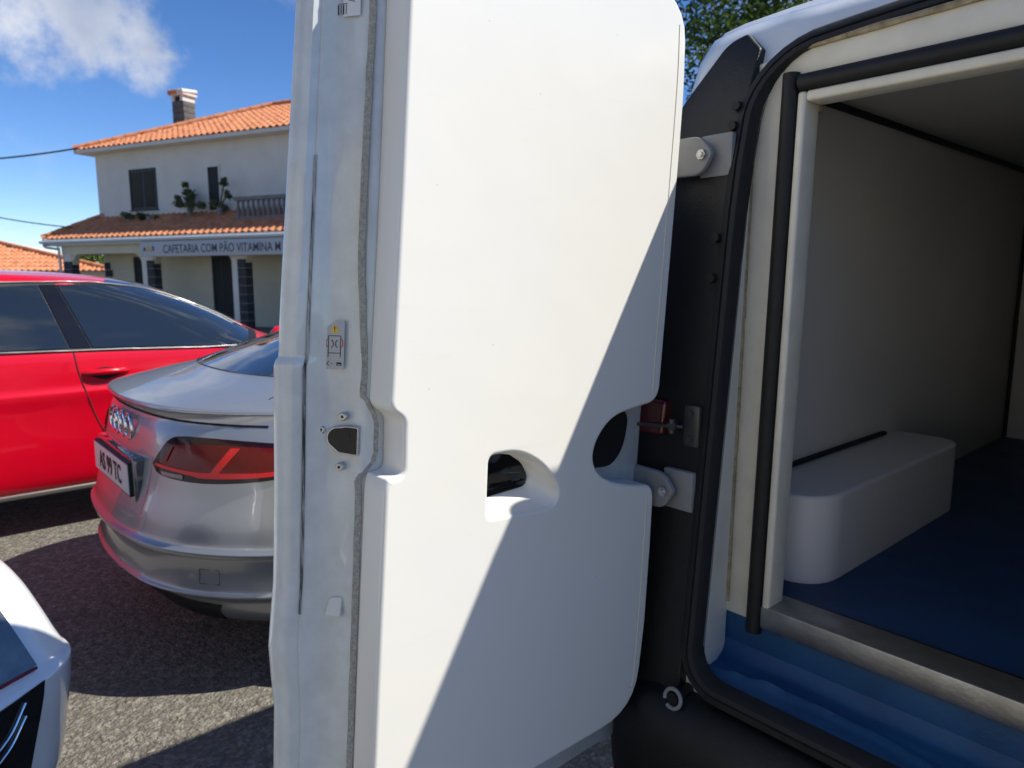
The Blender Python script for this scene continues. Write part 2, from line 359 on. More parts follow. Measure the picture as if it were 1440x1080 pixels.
# body shell
def body_section(y, top, hw, zl=.36):
    half = [(0, zl), (hw-.06, zl), (hw-.01, zl+.06), (hw, zl+.25), (hw+.005, zl+.55), (hw-.0, zl+.85), (hw+.004, top-.28), (hw+.002, top-.12), (hw-.018, top-.035), (hw-.09, top+.0), (hw*.4, top+.012), (0, top+.018)]
    return half
def build_body():
    st = [(1.40, 1.965, .815), (1.44, 1.985, .832), (1.58, 1.995, .842), (2.4, 1.995, .842), (3.6, 1.955, .83), (3.95, 1.90, .82), (4.3, 1.66, .80), (4.62, 1.38, .79), (4.85, 1.18, .80), (5.3, 1.08, .79), (5.5, .98, .77), (5.58, .80, .73), (5.60, .62, .70)]
    v = []; f = []; nn = None
    for (y, top, hw) in st:
        h = body_section(y, top, hw)
        h = smooth_path([(a, b, 0) for a, b in h], 3)
        ring = [(p.x, p.y) for p in h]; loop = ring+[(-x, z) for x, z in reversed(ring[1:-1])]
        nn = len(loop)
        for x, z in loop:
            lean = .12*(z-1.2) if y < 1.5 else 0
            v.append(V(XC+x, y+lean*max(0, min(1, (1.58-y)/.18)), z))
    for i in range(len(st)-1):
        for k in range(nn): f.append((i*nn+k, i*nn+(k+1) % nn, (i+1)*nn+(k+1) % nn, (i+1)*nn+k))
    f.append(tuple((len(st)-1)*nn+k for k in range(nn)))
    return mk('body', v, f, 'van_white', van, 40, fix=True), st, nn
body, st, nn = build_body()
# rear frame: from the opening edge out to the body skin, with a rounded outer corner
def build_rear_frame():
    mb = MB(); n = len(OPEN)
    cx, cz = XC, 1.22
    def outer(p, off, dy):
        # project the opening point outwards to the body outline
        x, z = p; h = smooth_path([(a, b, 0) for a, b in body_section(1.40, 1.965, .815)], 6)
        ring = [(q.x, q.y) for q in h]; best = None
        ang = math.atan2(z-cz, (x-cx)*1.0)
        for (rx, rz) in ring+[(-a, b) for a, b in ring]:
            da = abs((math.atan2(rz-cz, rx)-ang+math.pi) % (2*math.pi)-math.pi)
            if best is None or da < best[0]: best = (da, rx, rz)
        ox, oz = cx+best[1], best[2]
        d = Vector((ox-x, oz-z)); L_ = d.length; d.normalize()
        q = Vector((ox, oz))-d*off
        return (q.x, q.y, dy)
    rows = [[V(p[0], yo(p[1])+.03, p[1]) for p in OPEN]]
    rows.append([V(p[0]*1.0, yo(p[1])+.012, p[1]) for p in OPEN])
    for off, dy in ((.075, .0), (.045, .012), (.018, .035), (.003, .075), (0, .17)):
        row = []
        for p in OPEN:
            x, z, d_ = outer(p, off, dy); z0 = max(z, .40)
            row.append(V(x, yo(z)+d_, z0))
        rows.append(row)
    v = [p for r_ in rows for p in r_]; f = []
    for i in range(len(rows)-1):
        for k in range(n): f.append((i*n+k, i*n+(k+1) % n, (i+1)*n+(k+1) % n, (i+1)*n+k))
    return mk('rear_frame', v, f, 'van_white', van, 50, fix=True)
build_rear_frame()
# black rubber seal round the opening
def seal():
    mb = MB(); prof = [(-.024, .004), (-.024, -.012), (-.018, -.019), (-.006, -.021), (-.0035, -.014), (-.001, -.021), (.008, -.019), (.012, -.010), (.012, .02)]
    n = len(OPEN); v = []
    for i, p in enumerate(OPEN):
        a = Vector(OPEN[i-1]); b = Vector(OPEN[(i+1) % n]); t = (b-a).normalized(); nrm = Vector((t.y, -t.x))
        if nrm.dot(Vector((XC, 1.2))-Vector(p)) < 0: nrm = -nrm       # towards the opening
        for (u, d) in prof:
            q = Vector(p)+nrm*u; v.append(V(q.x, yo(q.y)+d, q.y))
    m = len(prof); f = [(i*m+k, i*m+k+1, ((i+1) % n)*m+k+1, ((i+1) % n)*m+k) for i in range(n) for k in range(m-1)]
    return mk('door_seal', v, f, 'rubber_dusty', van, 40, fix=True)
seal()
# returns and strips between the seal and the inner frame
IN_A = full(arc_outline(-.772, .575, 1.852, .06, .12, .02, -.787))
IN_B = full(arc_outline(-.800, .57, 1.850, .03, .12, .018, -.808))
def returns():
    mb = MB(); ring_strip(mb, IN_A, lambda p: V(p[0], yo(p[1])+.015, p[1]), IN_B, lambda p: V(p[0], yi(p[1]), p[1])); mb.build('opening_return', 'cream_strip', van, 50)
    # front face of the insulation frame, left, right and top
    zs = [.69+i*(1.80-.69)/20 for i in range(21)]
    def bx(x0, x1, z0, z1, name, m='cream'):
        b = MB(); b.box(*[c-BX for c in (x0, x1)], 0, .045, z0, z1)
        o = b.build(name, m, van, 35, .004)
        for vv in o.data.vertices: vv.co.y += yi(vv.co.z)-BY
        return o
    bx(-.806, -.752, .695, 1.845, 'frame_strip'); bx(2*XC+.752, 2*XC+.806, .695, 1.845, 'frame_strip'); bx(-.752, 2*XC+.752, 1.806, 1.868, 'frame_strip')
    # sealant beads
    for sgn in (0, 1):
        pts = [(-.800-.008*(z-.72), yi(z)-.004, z) for z in [ .72+i*.05 for i in range(21)]]
        if sgn: pts = [(2*XC-x, y, z) for x, y, z in pts]
        b = MB(); b.tube([V(*p) for p in smooth_path(pts, 2)], [.006+.002*noise.noise(Vector((0, 3*sgn, i*.9))) for i in range(41)], 6); b.build('sealant_bead', 'sealant', van)
    pts = [(x, yi(1.85)-.004, 1.849+.016*(1-((x-XC)/.62)**2)) for x in [-.76+i*.0475 for i in range(25)]]
    b = MB(); b.tube([V(*p) for p in pts], [.006+.002*noise.noise(Vector((2, 7, i*.9))) for i in range(25)], 6); b.build('sealant_bead', 'sealant', van)
    # inner black seals (tubes) and the cream inner jamb
    def flat_tube(name, pts, rx, ry, m):
        b = MB(); b.tube([V(*p) for p in pts], rx, 12); return b.build(name, m, van, 60)
    for x in (-.732, 2*XC+.732):
        flat_tube('inner_seal', [(x-.0*(z), yi(z)-.004, z) for z in [.675+i*.1135 for i in range(11)]], .0165, 0, 'rubber')
    flat_tube('inner_seal', [(-.712+i*(1.044/10), yi(1.79)-.005, 1.789) for i in range(11)], .0165, 0, 'rubber')
    for x0, x1 in ((-.714, -.697), (2*XC+.697, 2*XC+.714)):
        b = MB(); b.box(x0-BX, x1-BX, 0, .060, .70, 1.772); o = b.build('jamb', 'cream', van, 35, .006, 3)
        for vv in o.data.vertices: vv.co.y += yi(vv.co.z)-BY-.012
    b = MB(); b.box(-.697-BX, 2*XC+.697-BX, 0, .060, 1.752, 1.772); o = b.build('lintel', 'cream', van, 35, .006, 3)
    for vv in o.data.vertices: vv.co.y += yi(vv.co.z)-BY-.012
    b = MB(); b.box(-.712-BX, -.695-BX, .0, .012, 1.742, 1.758); o = b.build('corner_stain_patch', 'sealant', van, 35, .003)
    for vv in o.data.vertices: vv.co.y += yi(1.74)-BY+.05
returns()
def interior():
    # insulated load box
    def slab(name, x0, x1, y0, y1, z0, z1, m, bev=.004):
        b = MB(); b.box(x0-BX, x1-BX, y0-BY, y1-BY, z0, z1); return b.build(name, m, van, 35, bev)
    Xr = 2*XC+.885
    slab('side_lining', -.93, -.885, 1.46, 3.70, .70, 1.88, 'inner_white'); slab('side_lining', Xr, Xr+.045, 1.46, 3.70, .70, 1.90, 'inner_white')
    slab('ceiling_lining', -.885, Xr, 1.47, 3.70, 1.862, 1.90, 'inner_white'); slab('bulkhead_lining', -.885, Xr, 3.66, 3.70, .70, 1.862, 'inner_white')
    slab('load_floor', -.885, Xr, 1.375, 3.66, .66, .728, 'blue_floor')
    slab('corner_seal', -.888, -.874, 1.46, 3.655, 1.846, 1.864, 'rubber', .003); slab('corner_seal', Xr-.011, Xr+.003, 1.46, 3.655, 1.846, 1.864, 'rubber', .003)
    slab('corner_seal', -.886, -.872, 3.645, 3.663, .73, 1.845, 'rubber', .003)
    # wheel arch boxes
    for s in (0, 1):
        ol = [(-.95, 1.50, 0), (-.682, 1.50, .11), (-.682, 2.42, .09), (-.95, 2.42, 0)]
        p = round_poly(ol, 8)
        f = (lambda a, b, c: V(a, b, .722+c)) if not s else (lambda a, b, c: V(2*XC-a, b, .722+c))
        plate('wheel_arch_box', [p], .212, .010, 'inner_white', f, van)
        x = -.878 if not s else 2*XC+.878
        slab('box_joint_seal', x-.008, x+.008, 1.46, 2.33, .932, .944, 'rubber', .003)
    # wooden and aluminium sill
    slab('sill_bar', -.716, 2*XC+.716, 1.318, 1.405, .69, .741, 'aluminium', .005)
    slab('sill_bar_lip', -.70, 2*XC+.70, 1.405, 1.420, .725, .736, 'black_plastic', .002)
    slab('riser', -.83, 2*XC+.83, 1.333, 1.36, .575, .70, 'blue_vinyl', .003)
    # wrinkled vinyl on the step
    nx, ny = 90, 16; v = []; f = []
    for j in range(ny+1):
        for i in range(nx+1):
            x = -.805+i/nx*(2*(XC+.805)); t = j/ny; y = 1.188+t*.147
            n1 = noise.noise(Vector((x*7, y*16, .3)))+.5*noise.noise(Vector((x*19, y*30, 2)))
            rdg = max(0, 1-abs((y-1.245-.02*math.sin(x*9)-.012*noise.noise(Vector((x*6, 0, 5))))/.012))
            z = .606+.007*n1*math.sin(math.pi*min(1, t*1.1))+(.016)*rdg*(.55+.5*noise.noise(Vector((x*4, 1, 1))))+(.03*max(0, (t-.82)/.18)**2)-.006*max(0, (.1-t)/.1)
            v.append(V(x, y, z))
    for j in range(ny):
        for i in range(nx): a = j*(nx+1)+i; f.append((a, a+1, a+nx+2, a+nx+1))
    mk('step_vinyl', v, f, 'blue_vinyl', van, 60)
    slab('step_base', -.76, 2*XC+.76, 1.20, 1.34, .50, .585, 'black_plastic')
interior()
# pillar trim, lamps, hinges, check strap, bumper
def rear_furniture():
    for s in (0, 1):
        mx = (lambda x: x) if not s else (lambda x: 2*XC-x)
        ol = round_poly([(-.805, 1.875, .004), (-.845, 1.915, .006), (-.885, 1.905, .02), (-.968, 1.785, .02), (-.990, 1.70, .03), (-.990, 1.62), (-.990, 1.54), (-.990, 1.47), (-.990, 1.20, .03), (-.985, .50, .02), (-.80, .46, .02), (-.806, 1.2, 0), (-.806, 1.47), (-.806, 1.54), (-.806, 1.62), (-.806, 1.70), (-.806, 1.79)], 4)
        plate('pillar_trim', [ol], .03, .004, 'black_plastic', lambda a, b, c: V(mx(a), yo(b)-.015+c, b), van)
        # tail lamp
        ol = round_poly([(-.905, 1.17, .012), (-.905, 1.02, .012), (-.99, 1.00, .03), (-.985, 1.19, .03)], 5)
        ol = [(-.895, 1.165), (-.895, 1.09), (-.99, 1.09), (-.99, 1.165)]
        plate('tail_lamp', [round_poly([(a, b, .012) for a, b in ol], 5)], .05, .008, 'lamp_deep', lambda a, b, c: V(mx(a), yo(b)-.034+c, b), van)
    # hinges: body bracket with pivot bolt
    for z in (1.665, .985):
        h = .042
        b = MB(); b.box(-.885-BX, -.812-BX, yo(z)-.026-BY, yo(z)-.010-BY, z-h, z+h); hb = b.build('hinge_leaf', 'hinge_white', van, 35, .004)
        ol = round_poly([(-.96, z-h*.9, .006), (-.865, z-h*.95, .02), (-.840, z+.002, .01), (-.868, z+h*.9, .02), (-.96, z+h*.95, .006)], 4)
        plate('hinge_arm', [ol], .014, .004, 'hinge_white', lambda a, bb, c: V(a, yo(z)-.052+c, bb), van)
        b = MB(); b.tube([V(-.862, yo(z)-.060, z), V(-.862, yo(z)-.036, z)], .0105, 6); b.tube([V(-.862, yo(z)-.064, z), V(-.862, yo(z)-.036, z)], .006, 12); b.build('hinge_bolt', 'zinc', van)
    # check strap
    zc = 1.118
    b = MB(); b.box(-.852-BX, -.814-BX, yo(zc)-.024-BY, yo(zc)-.010-BY, zc-.042, zc+.045); b.build('check_bracket', 'dark_zinc', van, 35, .005)
    for dz in (-.026, .028):
        b = MB(); b.tube([V(-.833, yo(zc)-.03, zc+dz), V(-.833, yo(zc)-.015, zc+dz)], .007, 8); b.build('bracket_bolt', 'dark_zinc', van)
    b = MB(); b.tube([V(-.845, yo(zc)-.034, zc), V(-.95, yo(zc)-.06, zc-.006)], .004, 8); b.build('check_strap', 'dark_zinc', van)
    b = MB(); b.tube([V(-.868, yo(zc)-.041, zc-.016), V(-.868, yo(zc)-.041, zc+.014)], .006, 8); b.tube([V(-.875, yo(zc)-.042, zc-.002), V(-.858, yo(zc)-.038, zc)], .009, 8); b.build('strap_stop', 'dark_zinc', van)
    # rubber bump stops on the pillar
    for z in (1.50, 1.42, 1.76, 1.72):
        b = MB(); b.tube([V(-.822, yo(z)-.03, z), V(-.822, yo(z)-.008, z)], [.009, .011], 8); b.build('bump_stop', 'rubber', van)
    # bumper
    prof = [(1.40, .52), (1.26, .565), (1.185, .572), (1.135, .560), (1.105, .53), (1.09, .48), (1.088, .40), (1.10, .32), (1.15, .26), (1.40, .25)]
    prof = [(p.x, p.y) for p in smooth_path([(a, b, 0) for a, b in prof], 3)]
    v = []; f = []; xs = []
    nseg = 40
    for i in range(nseg+1):
        t = i/nseg*2-1; xs.append(t)
    m = len(prof)
    for t in xs:
        x = XC+.835*math.copysign(abs(t)**.8, t); k = max(0, (abs(t)-.72)/.28)
        back = .20*(1-math.sqrt(max(0, 1-k*k)))
        for (y, z) in prof:
            ed = 1-.10*k**3
            v.append(V(x, min(1.42, y+back+(.0)), .41+(z-.41)*ed - (.10*max(0, (z-.5)/.07)*k*k if z > .5 else 0)))
    for i in range(nseg):
        for k in range(m-1): f.append((i*m+k, i*m+k+1, (i+1)*m+k+1, (i+1)*m+k))
    f.append(tuple(range(m))); f.append(tuple(nseg*m+k for k in range(m)))
    mk('rear_bumper', v, f, 'black_plastic', van, 50, fix=True)
    for sx in (-.90, 2*XC+.90):
        b = MB(); b.box(sx-.036-BX, sx+.036-BX, 1.094-BY, 1.13-BY, .315, .350); b.build('bumper_reflector', 'red_lens', van, 35, .006)
    # pale ring of the bumper fixing by the pillar foot
    b = MB(); pts = [V(-.792+.019*math.cos(a), yo(.565)-.045+.004*math.sin(a), .572+.019*math.sin(a)) for a in [k/20*2*math.pi for k in range(-7, 12)]]
    b.tube(smooth_path(pts, 2), .0042, 8); b.build('fixing_ring', 'hinge_white', van)
    b = MB(); b.tube([V(-.792, yo(.565)-.047, .572), V(-.792, yo(.565)+.01, .572)], .013, 14); b.build('fixing_stud', 'black_plastic', van)
    # unseen housing and lens added at the roof edge to shape the door shadow
    ol = round_poly([(-.33, 1.352, .05), (2*XC+.80, 1.352, .05), (2*XC+.80, 1.56, .02), (-.33, 1.56, .02)], 6)
    plate('shadow_step_housing', [ol], .05, .012, 'van_white', lambda a, b, c: V(a, b, 1.955+c), van)
    b = MB(); b.box(-.27-BX, 2*XC+.72-BX, 1.346-BY, 1.36-BY, 1.968, 1.992); b.build('step_housing_lens', 'red_lens', van, 35, .004)
rear_furniture()
# ---- the open left rear door: lies along the van's axis, leaning with the rear face
def DS(x, s, z): return V(x, s+.072*(z-1.2), z)
door = None
def build_door():
    global door
    edge = [(.40, .432), (.65, .428), (.74, .427), (.80, .420), (.846, .4155), (.90, .418), (.95, .421), (1.09, .420), (1.275, .415), (1.293, .415), (1.302, .422), (1.35, .422), (1.9, .440), (2.02, .443)]
    chan = [(.4, 0), (.85, 0), (.90, .004), (.93, 0), (1.09, 0), (1.13, .004), (1.23, .004), (1.26, 0), (2.02, 0)]
    zs = sorted(set([.42+i*.02 for i in range(79)]+[.44, 1.29, 1.285, 1.296, 1.302, 1.308, .846, 1.985]))
    v = []; m = None
    for z in zs:
        e = lerp_table(edge, z)-.425; c = lerp_table(chan, z); sh = 0
        if z > 1.93: sh = (z-1.93)/.07*.012
        P = [(-.943, 1.195), (-.943, .60), (-.943, .541), (-.948, .529), (-.956, .5215+c*.5), (-.965, .5165+c), (-.975, .5115+c), (-.987, .504+c), (-.996, .4945+c*.5), (-1.0022, .4825), (-1.0045, .472+e*.4), (-1.0065, .4665+e*.6),
             (-1.0105, .4665+e*.6), (-1.0125, .4525+e*.8), (-1.021, .4465+e), (-1.029, .4425+e), (-1.031, .4395+e), (-1.039, .4355+e), (-1.0435, .4370+e), (-1.0445, .446+e), (-1.044, .60), (-1.040, 1.0), (-1.030, 1.195), (-1.018, 1.215), (-.96, 1.215)]
        P = [(x, s+sh*(1 if s < .8 else -1)) for x, s in P]
        m = len(P); v += [DS(x, s, z) for x, s in P]
    f = []
    for i in range(len(zs)-1):
        for k in range(m): f.append((i*m+k, i*m+(k+1) % m, (i+1)*m+(k+1) % m, (i+1)*m+k))
    f.append(tuple(range(m))); f.append(tuple((len(zs)-1)*m+k for k in range(m)))
    door = mk('rear_door', v, f, 'door_steel', van, 50, fix=True)
    door['label'] = 'left rear door standing open at a right angle with a thick white insulation panel'
    # insulation panel
    O = [(.527, .50, .03), (.527, .68), (.528, .885), (.5295, 1.112, .012), (.534, 1.127, .004), (.561, 1.1285, .012), (.559, 1.213, .012), (.533, 1.231, .014), (.534, 1.268), (.538, 1.56), (.539, 1.80), (.540, 1.955, .05),
         (1.165, 1.962, .13), (1.179, 1.781, .05), (1.178, 1.6), (1.173, 1.30), (1.171, 1.172, .035), (1.095, 1.166, .05), (1.030, 1.157, .03), (.990, 1.122, .03), (.979, 1.086, .03), (.998, 1.052, .03), (1.045, 1.026, .04), (1.12, 1.006, .05), (1.176, .998, .035),
         (1.180, .87), (1.181, .70), (1.168, .508, .11), (.86, .514, .0)]
    HO = [(.726, 1.131, .014), (.790, 1.129, .03), (.846, 1.098, .03), (.878, 1.064, .02), (.893, 1.037, .02), (.882, 1.014, .02), (.815, 1.017, .03), (.728, 1.026, .012)]
    out = round_poly(O, 6); hole = round_poly(HO, 6)
    plate('insulation_panel', [out, list(reversed(hole))], .066, .0075, 'grp', lambda a, b, c: DS(-.9445+c, a, b), door)
    # seam line along the hinge side of the panel
    pts = [(1.146, 1.90), (1.152, 1.78), (1.150, 1.5), (1.146, 1.20)]
    for seg in (pts, [(1.153, .97), (1.155, .85), (1.156, .70), (1.152, .578), (1.134, .575)]):
        p3 = smooth_path([DS(-.8785, a, b) for a, b in seg], 6)
        b = MB(); b.tube(p3, .0014, 6); b.build('panel_seam', 'seam_yellow', door)
    # moulded pull recess: flared cream walls down to a black pocket
    IN = [(.722, 1.119), (.736, 1.127), (.800, 1.118), (.840, 1.092), (.858, 1.062), (.852, 1.047), (.785, 1.045), (.722, 1.043)]
    hole2 = round_poly([(a-(.0), b, r_) for (a, b, r_) in HO], 6); inn = round_poly([(a, b, .012) for a, b in IN], 6)
    n = len(hole2); c1 = Vector((.80, 1.075)); v = []; rows = 7
    inn = inn[:n] if len(inn) >= n else inn
    for r_ in range(rows+1):
        t = r_/rows
        for i in range(n):
            a = Vector(hole2[i]); c2 = Vector(inn[i*len(inn)//n]); q = a.lerp(c2, t)
            v.append(DS(-.884-.046*(t**.8), q.x, q.y))
    f = [(r_*n+i, r_*n+(i+1) % n, (r_+1)*n+(i+1) % n, (r_+1)*n+i) for r_ in range(rows) for i in range(n)]
    mk('pull_recess', v, f, 'grp', door, 60)
    # the black pocket is a shallow bowl
    v = []; rows = 6; cen = Vector((.785, 1.08))
    for r_ in range(rows+1):
        t = r_/rows
        for i in range(n):
            q = Vector(inn[i*len(inn)//n]).lerp(cen, t*.999); v.append(DS(-.9290+.003*(1-t)-.0115*math.sin(t*math.pi/2)+.010*math.exp(-((q.y-1.062)/.008)**2)*(t > .15), q.x, q.y))
    f = [(r_*n+i, r_*n+(i+1) % n, (r_+1)*n+(i+1) % n, (r_+1)*n+i) for r_ in range(rows) for i in range(n)]
    mk('pull_pocket', v, f, 'black_gloss', door, 60)
    # black cover in the bite at the hinge side
    CV = round_poly([(1.105, 1.160, .02), (1.06, 1.158, .03), (1.01, 1.13, .03), (.987, 1.085, .03), (1.0, 1.052, .02), (1.08, 1.044, .02), (1.115, 1.075, .03), (1.125, 1.14, .02)], 5)
    plate('hinge_cover', [CV], .030, .006, 'black_plastic', lambda a, b, c: DS(-.945+c, a, b), door)
    # felt edge strip
    tab = [(.46, .5265), (.70, .526), (.90, .5265), (1.09, .526), (1.118, .524), (1.132, .538), (1.15, .547), (1.20, .547), (1.222, .541), (1.238, .528), (1.30, .5285), (1.45, .5175), (1.60, .519), (1.9, .526)]
    zz = [.46+i*.0145 for i in range(101)]; v = []
    for z in zz:
        s = lerp_table(tab, z)+.0012*noise.noise(Vector((z*30, 0, 0))); wd = .0036
        bl = .0025
        bx_ = .0065*max(0, min(1, (s-.530)/.008)); v += [DS(-.9465+bx_, s+wd+.0005, z), DS(-.9472+bl+bx_, s+.0022, z), DS(-.9500+bl+bx_, s-.0012, z), DS(-.9535+bx_, s-wd-.0005, z), DS(-.9560+bx_, s-.0020, z)]
    f = [(i*5+k, i*5+k+1, (i+1)*5+k+1, (i+1)*5+k) for i in range(len(zz)-1) for k in range(4)]
    mk('edge_felt', v, f, 'felt', door, 60)
    # grimy bead in the flange groove
    zz = [.90+i*.0125 for i in range(57)]; v = []
    for z in zz:
        k = min(1, (z-.9)/.12, (1.6-z)/.25); wd = .0006*max(.05, k)*(1+.5*noise.noise(Vector((1, z*25, 0)))); e = lerp_table(edge, z)-.425
        s0 = .4655+e*.6
        v += [DS(-1.0046, s0+.0012+wd, z), DS(-1.0058, s0-.0010, z), DS(-1.0085, s0-.0012-wd, z)]
    f = [(i*3+k, i*3+k+1, (i+1)*3+k+1, (i+1)*3+k) for i in range(len(zz)-1) for k in range(2)]
    mk('groove_bead', v, f, 'grime', door, 60)
    # latch face frame: along the slanted channel wall
    tx, ty = -.0305, -.0195; tl = math.hypot(tx, ty); tx /= tl; ty /= tl; nx, ny = -ty, tx        # outward normal towards the camera side
    if nx < 0: nx, ny = -nx, -ny
    def LF0(u, z, d): return LF(u*1.22+.008, z, d)
    def LF(u, z, d): return DS(-.982+tx*u+nx*d, .5045+ty*u+ny*d, z)      # u grows towards the outer flange
    # latch mouth
    ol = round_poly([(-.038, 1.197, .003), (-.016, 1.198, .003), (-.008, 1.196, .003), (.006, 1.195, .006), (.016, 1.186, .006), (.016, 1.170, .008), (.003, 1.161, .004), (-.004, 1.155, .004), (-.038, 1.152, .003)], 4)
    plate('latch_rim', [[(a*1.0, b) for a, b in ol]], .0075, .002, 'zinc', lambda a, b, c: LF(a, b, c-.001), door)
    ol2 = [((a+.013)*.92-.0136, 1.174+(b-1.174)*.90) for a, b in ol]
    plate('latch', [ol2], .0085, .001, 'black_plastic', lambda a, b, c: LF(a, b, c-.001), door)
    b = MB(); b.add([LF(-.006, 1.190, .0078), LF(-.024, 1.191, .0078), LF(-.024, 1.181, .0085), LF(-.007, 1.182, .0085)], [(0, 1, 2, 3)]); b.build('latch_claw', 'black_plastic', door)
    for (u, z) in ((-.010, 1.211), (.026, 1.189), (-.007, 1.133)):
        b = MB(); b.tube([LF(u, z, -.002), LF(u, z, .0042), LF(u, z, .0058)], [.0066, .0066, .0052], 18); b.tube([LF(u, z, .0050), LF(u, z, .0061)], .0026, 6, mi=1); b.build('latch_bolt', ['zinc', 'ink'], door, 35)
    # warning sticker
    mb = MB()
    def quad(u0, u1, z0, z1, d, mi): mb.add([LF0(u0, z0, d), LF0(u1, z0, d), LF0(u1, z1, d), LF0(u0, z1, d)], [(0, 1, 2, 3)], mi)
    def line(p, q, wd, d, mi):
        a = Vector(p); c = Vector(q); n_ = (c-a).normalized(); n_ = Vector((-n_.y, n_.x))*wd/2
        mb.add([LF0(*(a+n_), d), LF0(*(a-n_), d), LF0(*(c-n_), d), LF0(*(c+n_), d)], [(0, 1, 2, 3)], mi)
    d0 = .0032; 
    mb.add([LF0(u, z, d0) for u, z in round_poly([(-.0135, 1.283, .003), (.0135, 1.283, .003), (.0135, 1.343, .001), (.001, 1.357, .001), (-.0135, 1.357, .003)], 3)], [tuple(range(14))], 0) if False else None
    pl = round_poly([(-.0135, 1.283, .003), (.0135, 1.283, .003), (.0135, 1.344, 0), (-.001, 1.357, 0), (-.0135, 1.357, .003)], 3)
    mb.add([LF0(u, z, d0) for u, z in pl], [tuple(range(len(pl)))], 0)
    mb.add([LF0(u, z, d0+.0004) for u, z in ((.006, 1.3385), (-.006, 1.3385), (0, 1.3515))], [(0, 1, 2)], 1)
    line((0, 1.3475), (0, 1.3425), .0014, d0+.0008, 3); line((0, 1.3412), (0, 1.3398), .0014, d0+.0008, 3)
    U = .0085
    for a, c in (((U, 1.3335), (U, 1.301)), ((-U, 1.3335), (-U, 1.301)), ((U, 1.3335), (-U, 1.3335)), ((U, 1.3075), (-U, 1.3075))): line(a, c, .0010, d0+.0004, 3)
    for sg in (1, -1):
        arcp = [(sg*(.0045+.003*math.cos(a)), 1.3215+.0055*math.sin(a)) for a in [math.pi*(.5+k/6) for k in range(7)]]
        for a, c in zip(arcp, arcp[1:]): line(a, c, .0011, d0+.0005, 3)
        arcp = [(sg*(.0095+.0022*math.cos(a)), 1.3225+.006*math.sin(a)) for a in [math.pi*(-.5+k/6) for k in range(7)]]
        for a, c in zip(arcp, arcp[1:]): line(a, c, .0013, d0+.0005, 2)
    for a, c in (((.0065, 1.295), (.0105, 1.2915)), ((.0105, 1.2915), (.0065, 1.288)), ((.002, 1.2915), (.0042, 1.2915))): line(a, c, .0009, d0+.0004, 3)
    quad(-.0105, -.0035, 1.2885, 1.2935, d0+.0004, 3); quad(-.0095, -.0045, 1.2895, 1.2905, d0+.0007, 0)
    mb.build('warning_sticker', ['sticker', 'sticker_yellow', 'sticker_red', 'ink'], door, 0)
    # part sticker near the top
    mb = MB()
    mb.add([LF(u, z, .0030) for u, z in ((-.018, 1.795), (.010, 1.795), (.010, 1.86), (-.018, 1.86))], [(0, 1, 2, 3)], 0)
    for k in range(4):
        u = .0075-k*.0034; line((u, 1.812), (u, 1.798), .0009 if k % 2 else .0016, .0034, 1)
    line((.008, 1.813), (-.004, 1.813), .0008, .0034, 1); line((-.004, 1.822), (-.014, 1.817), .0012, .0034, 1); line((-.005, 1.8175), (-.014, 1.8145), .0009, .0034, 1); line((.006, 1.820), (-.001, 1.820), .0007, .0034, 1); line((.006, 1.823), (-.001, 1.823), .0007, .0034, 1)
    mb.build('part_sticker', ['white_print', 'ink'], door, 0)
    # pad added in the lower channel, its shape tilted up for a bright reflection
    for (z0, z1, ua, ub, tl_) in ((.893, .926, -.016, .012, .30),):
        ol = round_poly([(ua, z0, .004), (ub, z0, .004), (ub-.006*(tl_ > .2), z1-.004, .006), (ua, z1, .006)], 4)
        plate('reflection_pad', [ol], .006, .0022, 'door_steel', lambda a, b_, c: LF(a, b_, c-.0036-(b_-z0)*tl_*.4+tl_*.006), door)
build_door()
# closed right rear door
def right_door():
    hw = .835
    ol = round_poly([(-.07, .44, .03), (2*XC+.99, .44, .05), (2*XC+1.0, 1.2, 0), (2*XC+.94, 1.92, .12), (-.07, 1.955, .05)], 6)
    d = plate('rear_door', [ol], .10, .015, 'van_white', lambda a, b, c: V(a, yo(b)-.10+c*.62, b), van)
    d['label'] = 'closed right rear door'
    ol = round_poly([(-.06, .66, .05), (.30, .66, .06), (.30, 1.79, .1), (-.06, 1.79, .05)], 6)
    plate('insulation_panel', [ol], .07, .01, 'grp', lambda a, b, c: V(a, yo(b)-.03+c, b), d)
right_door()
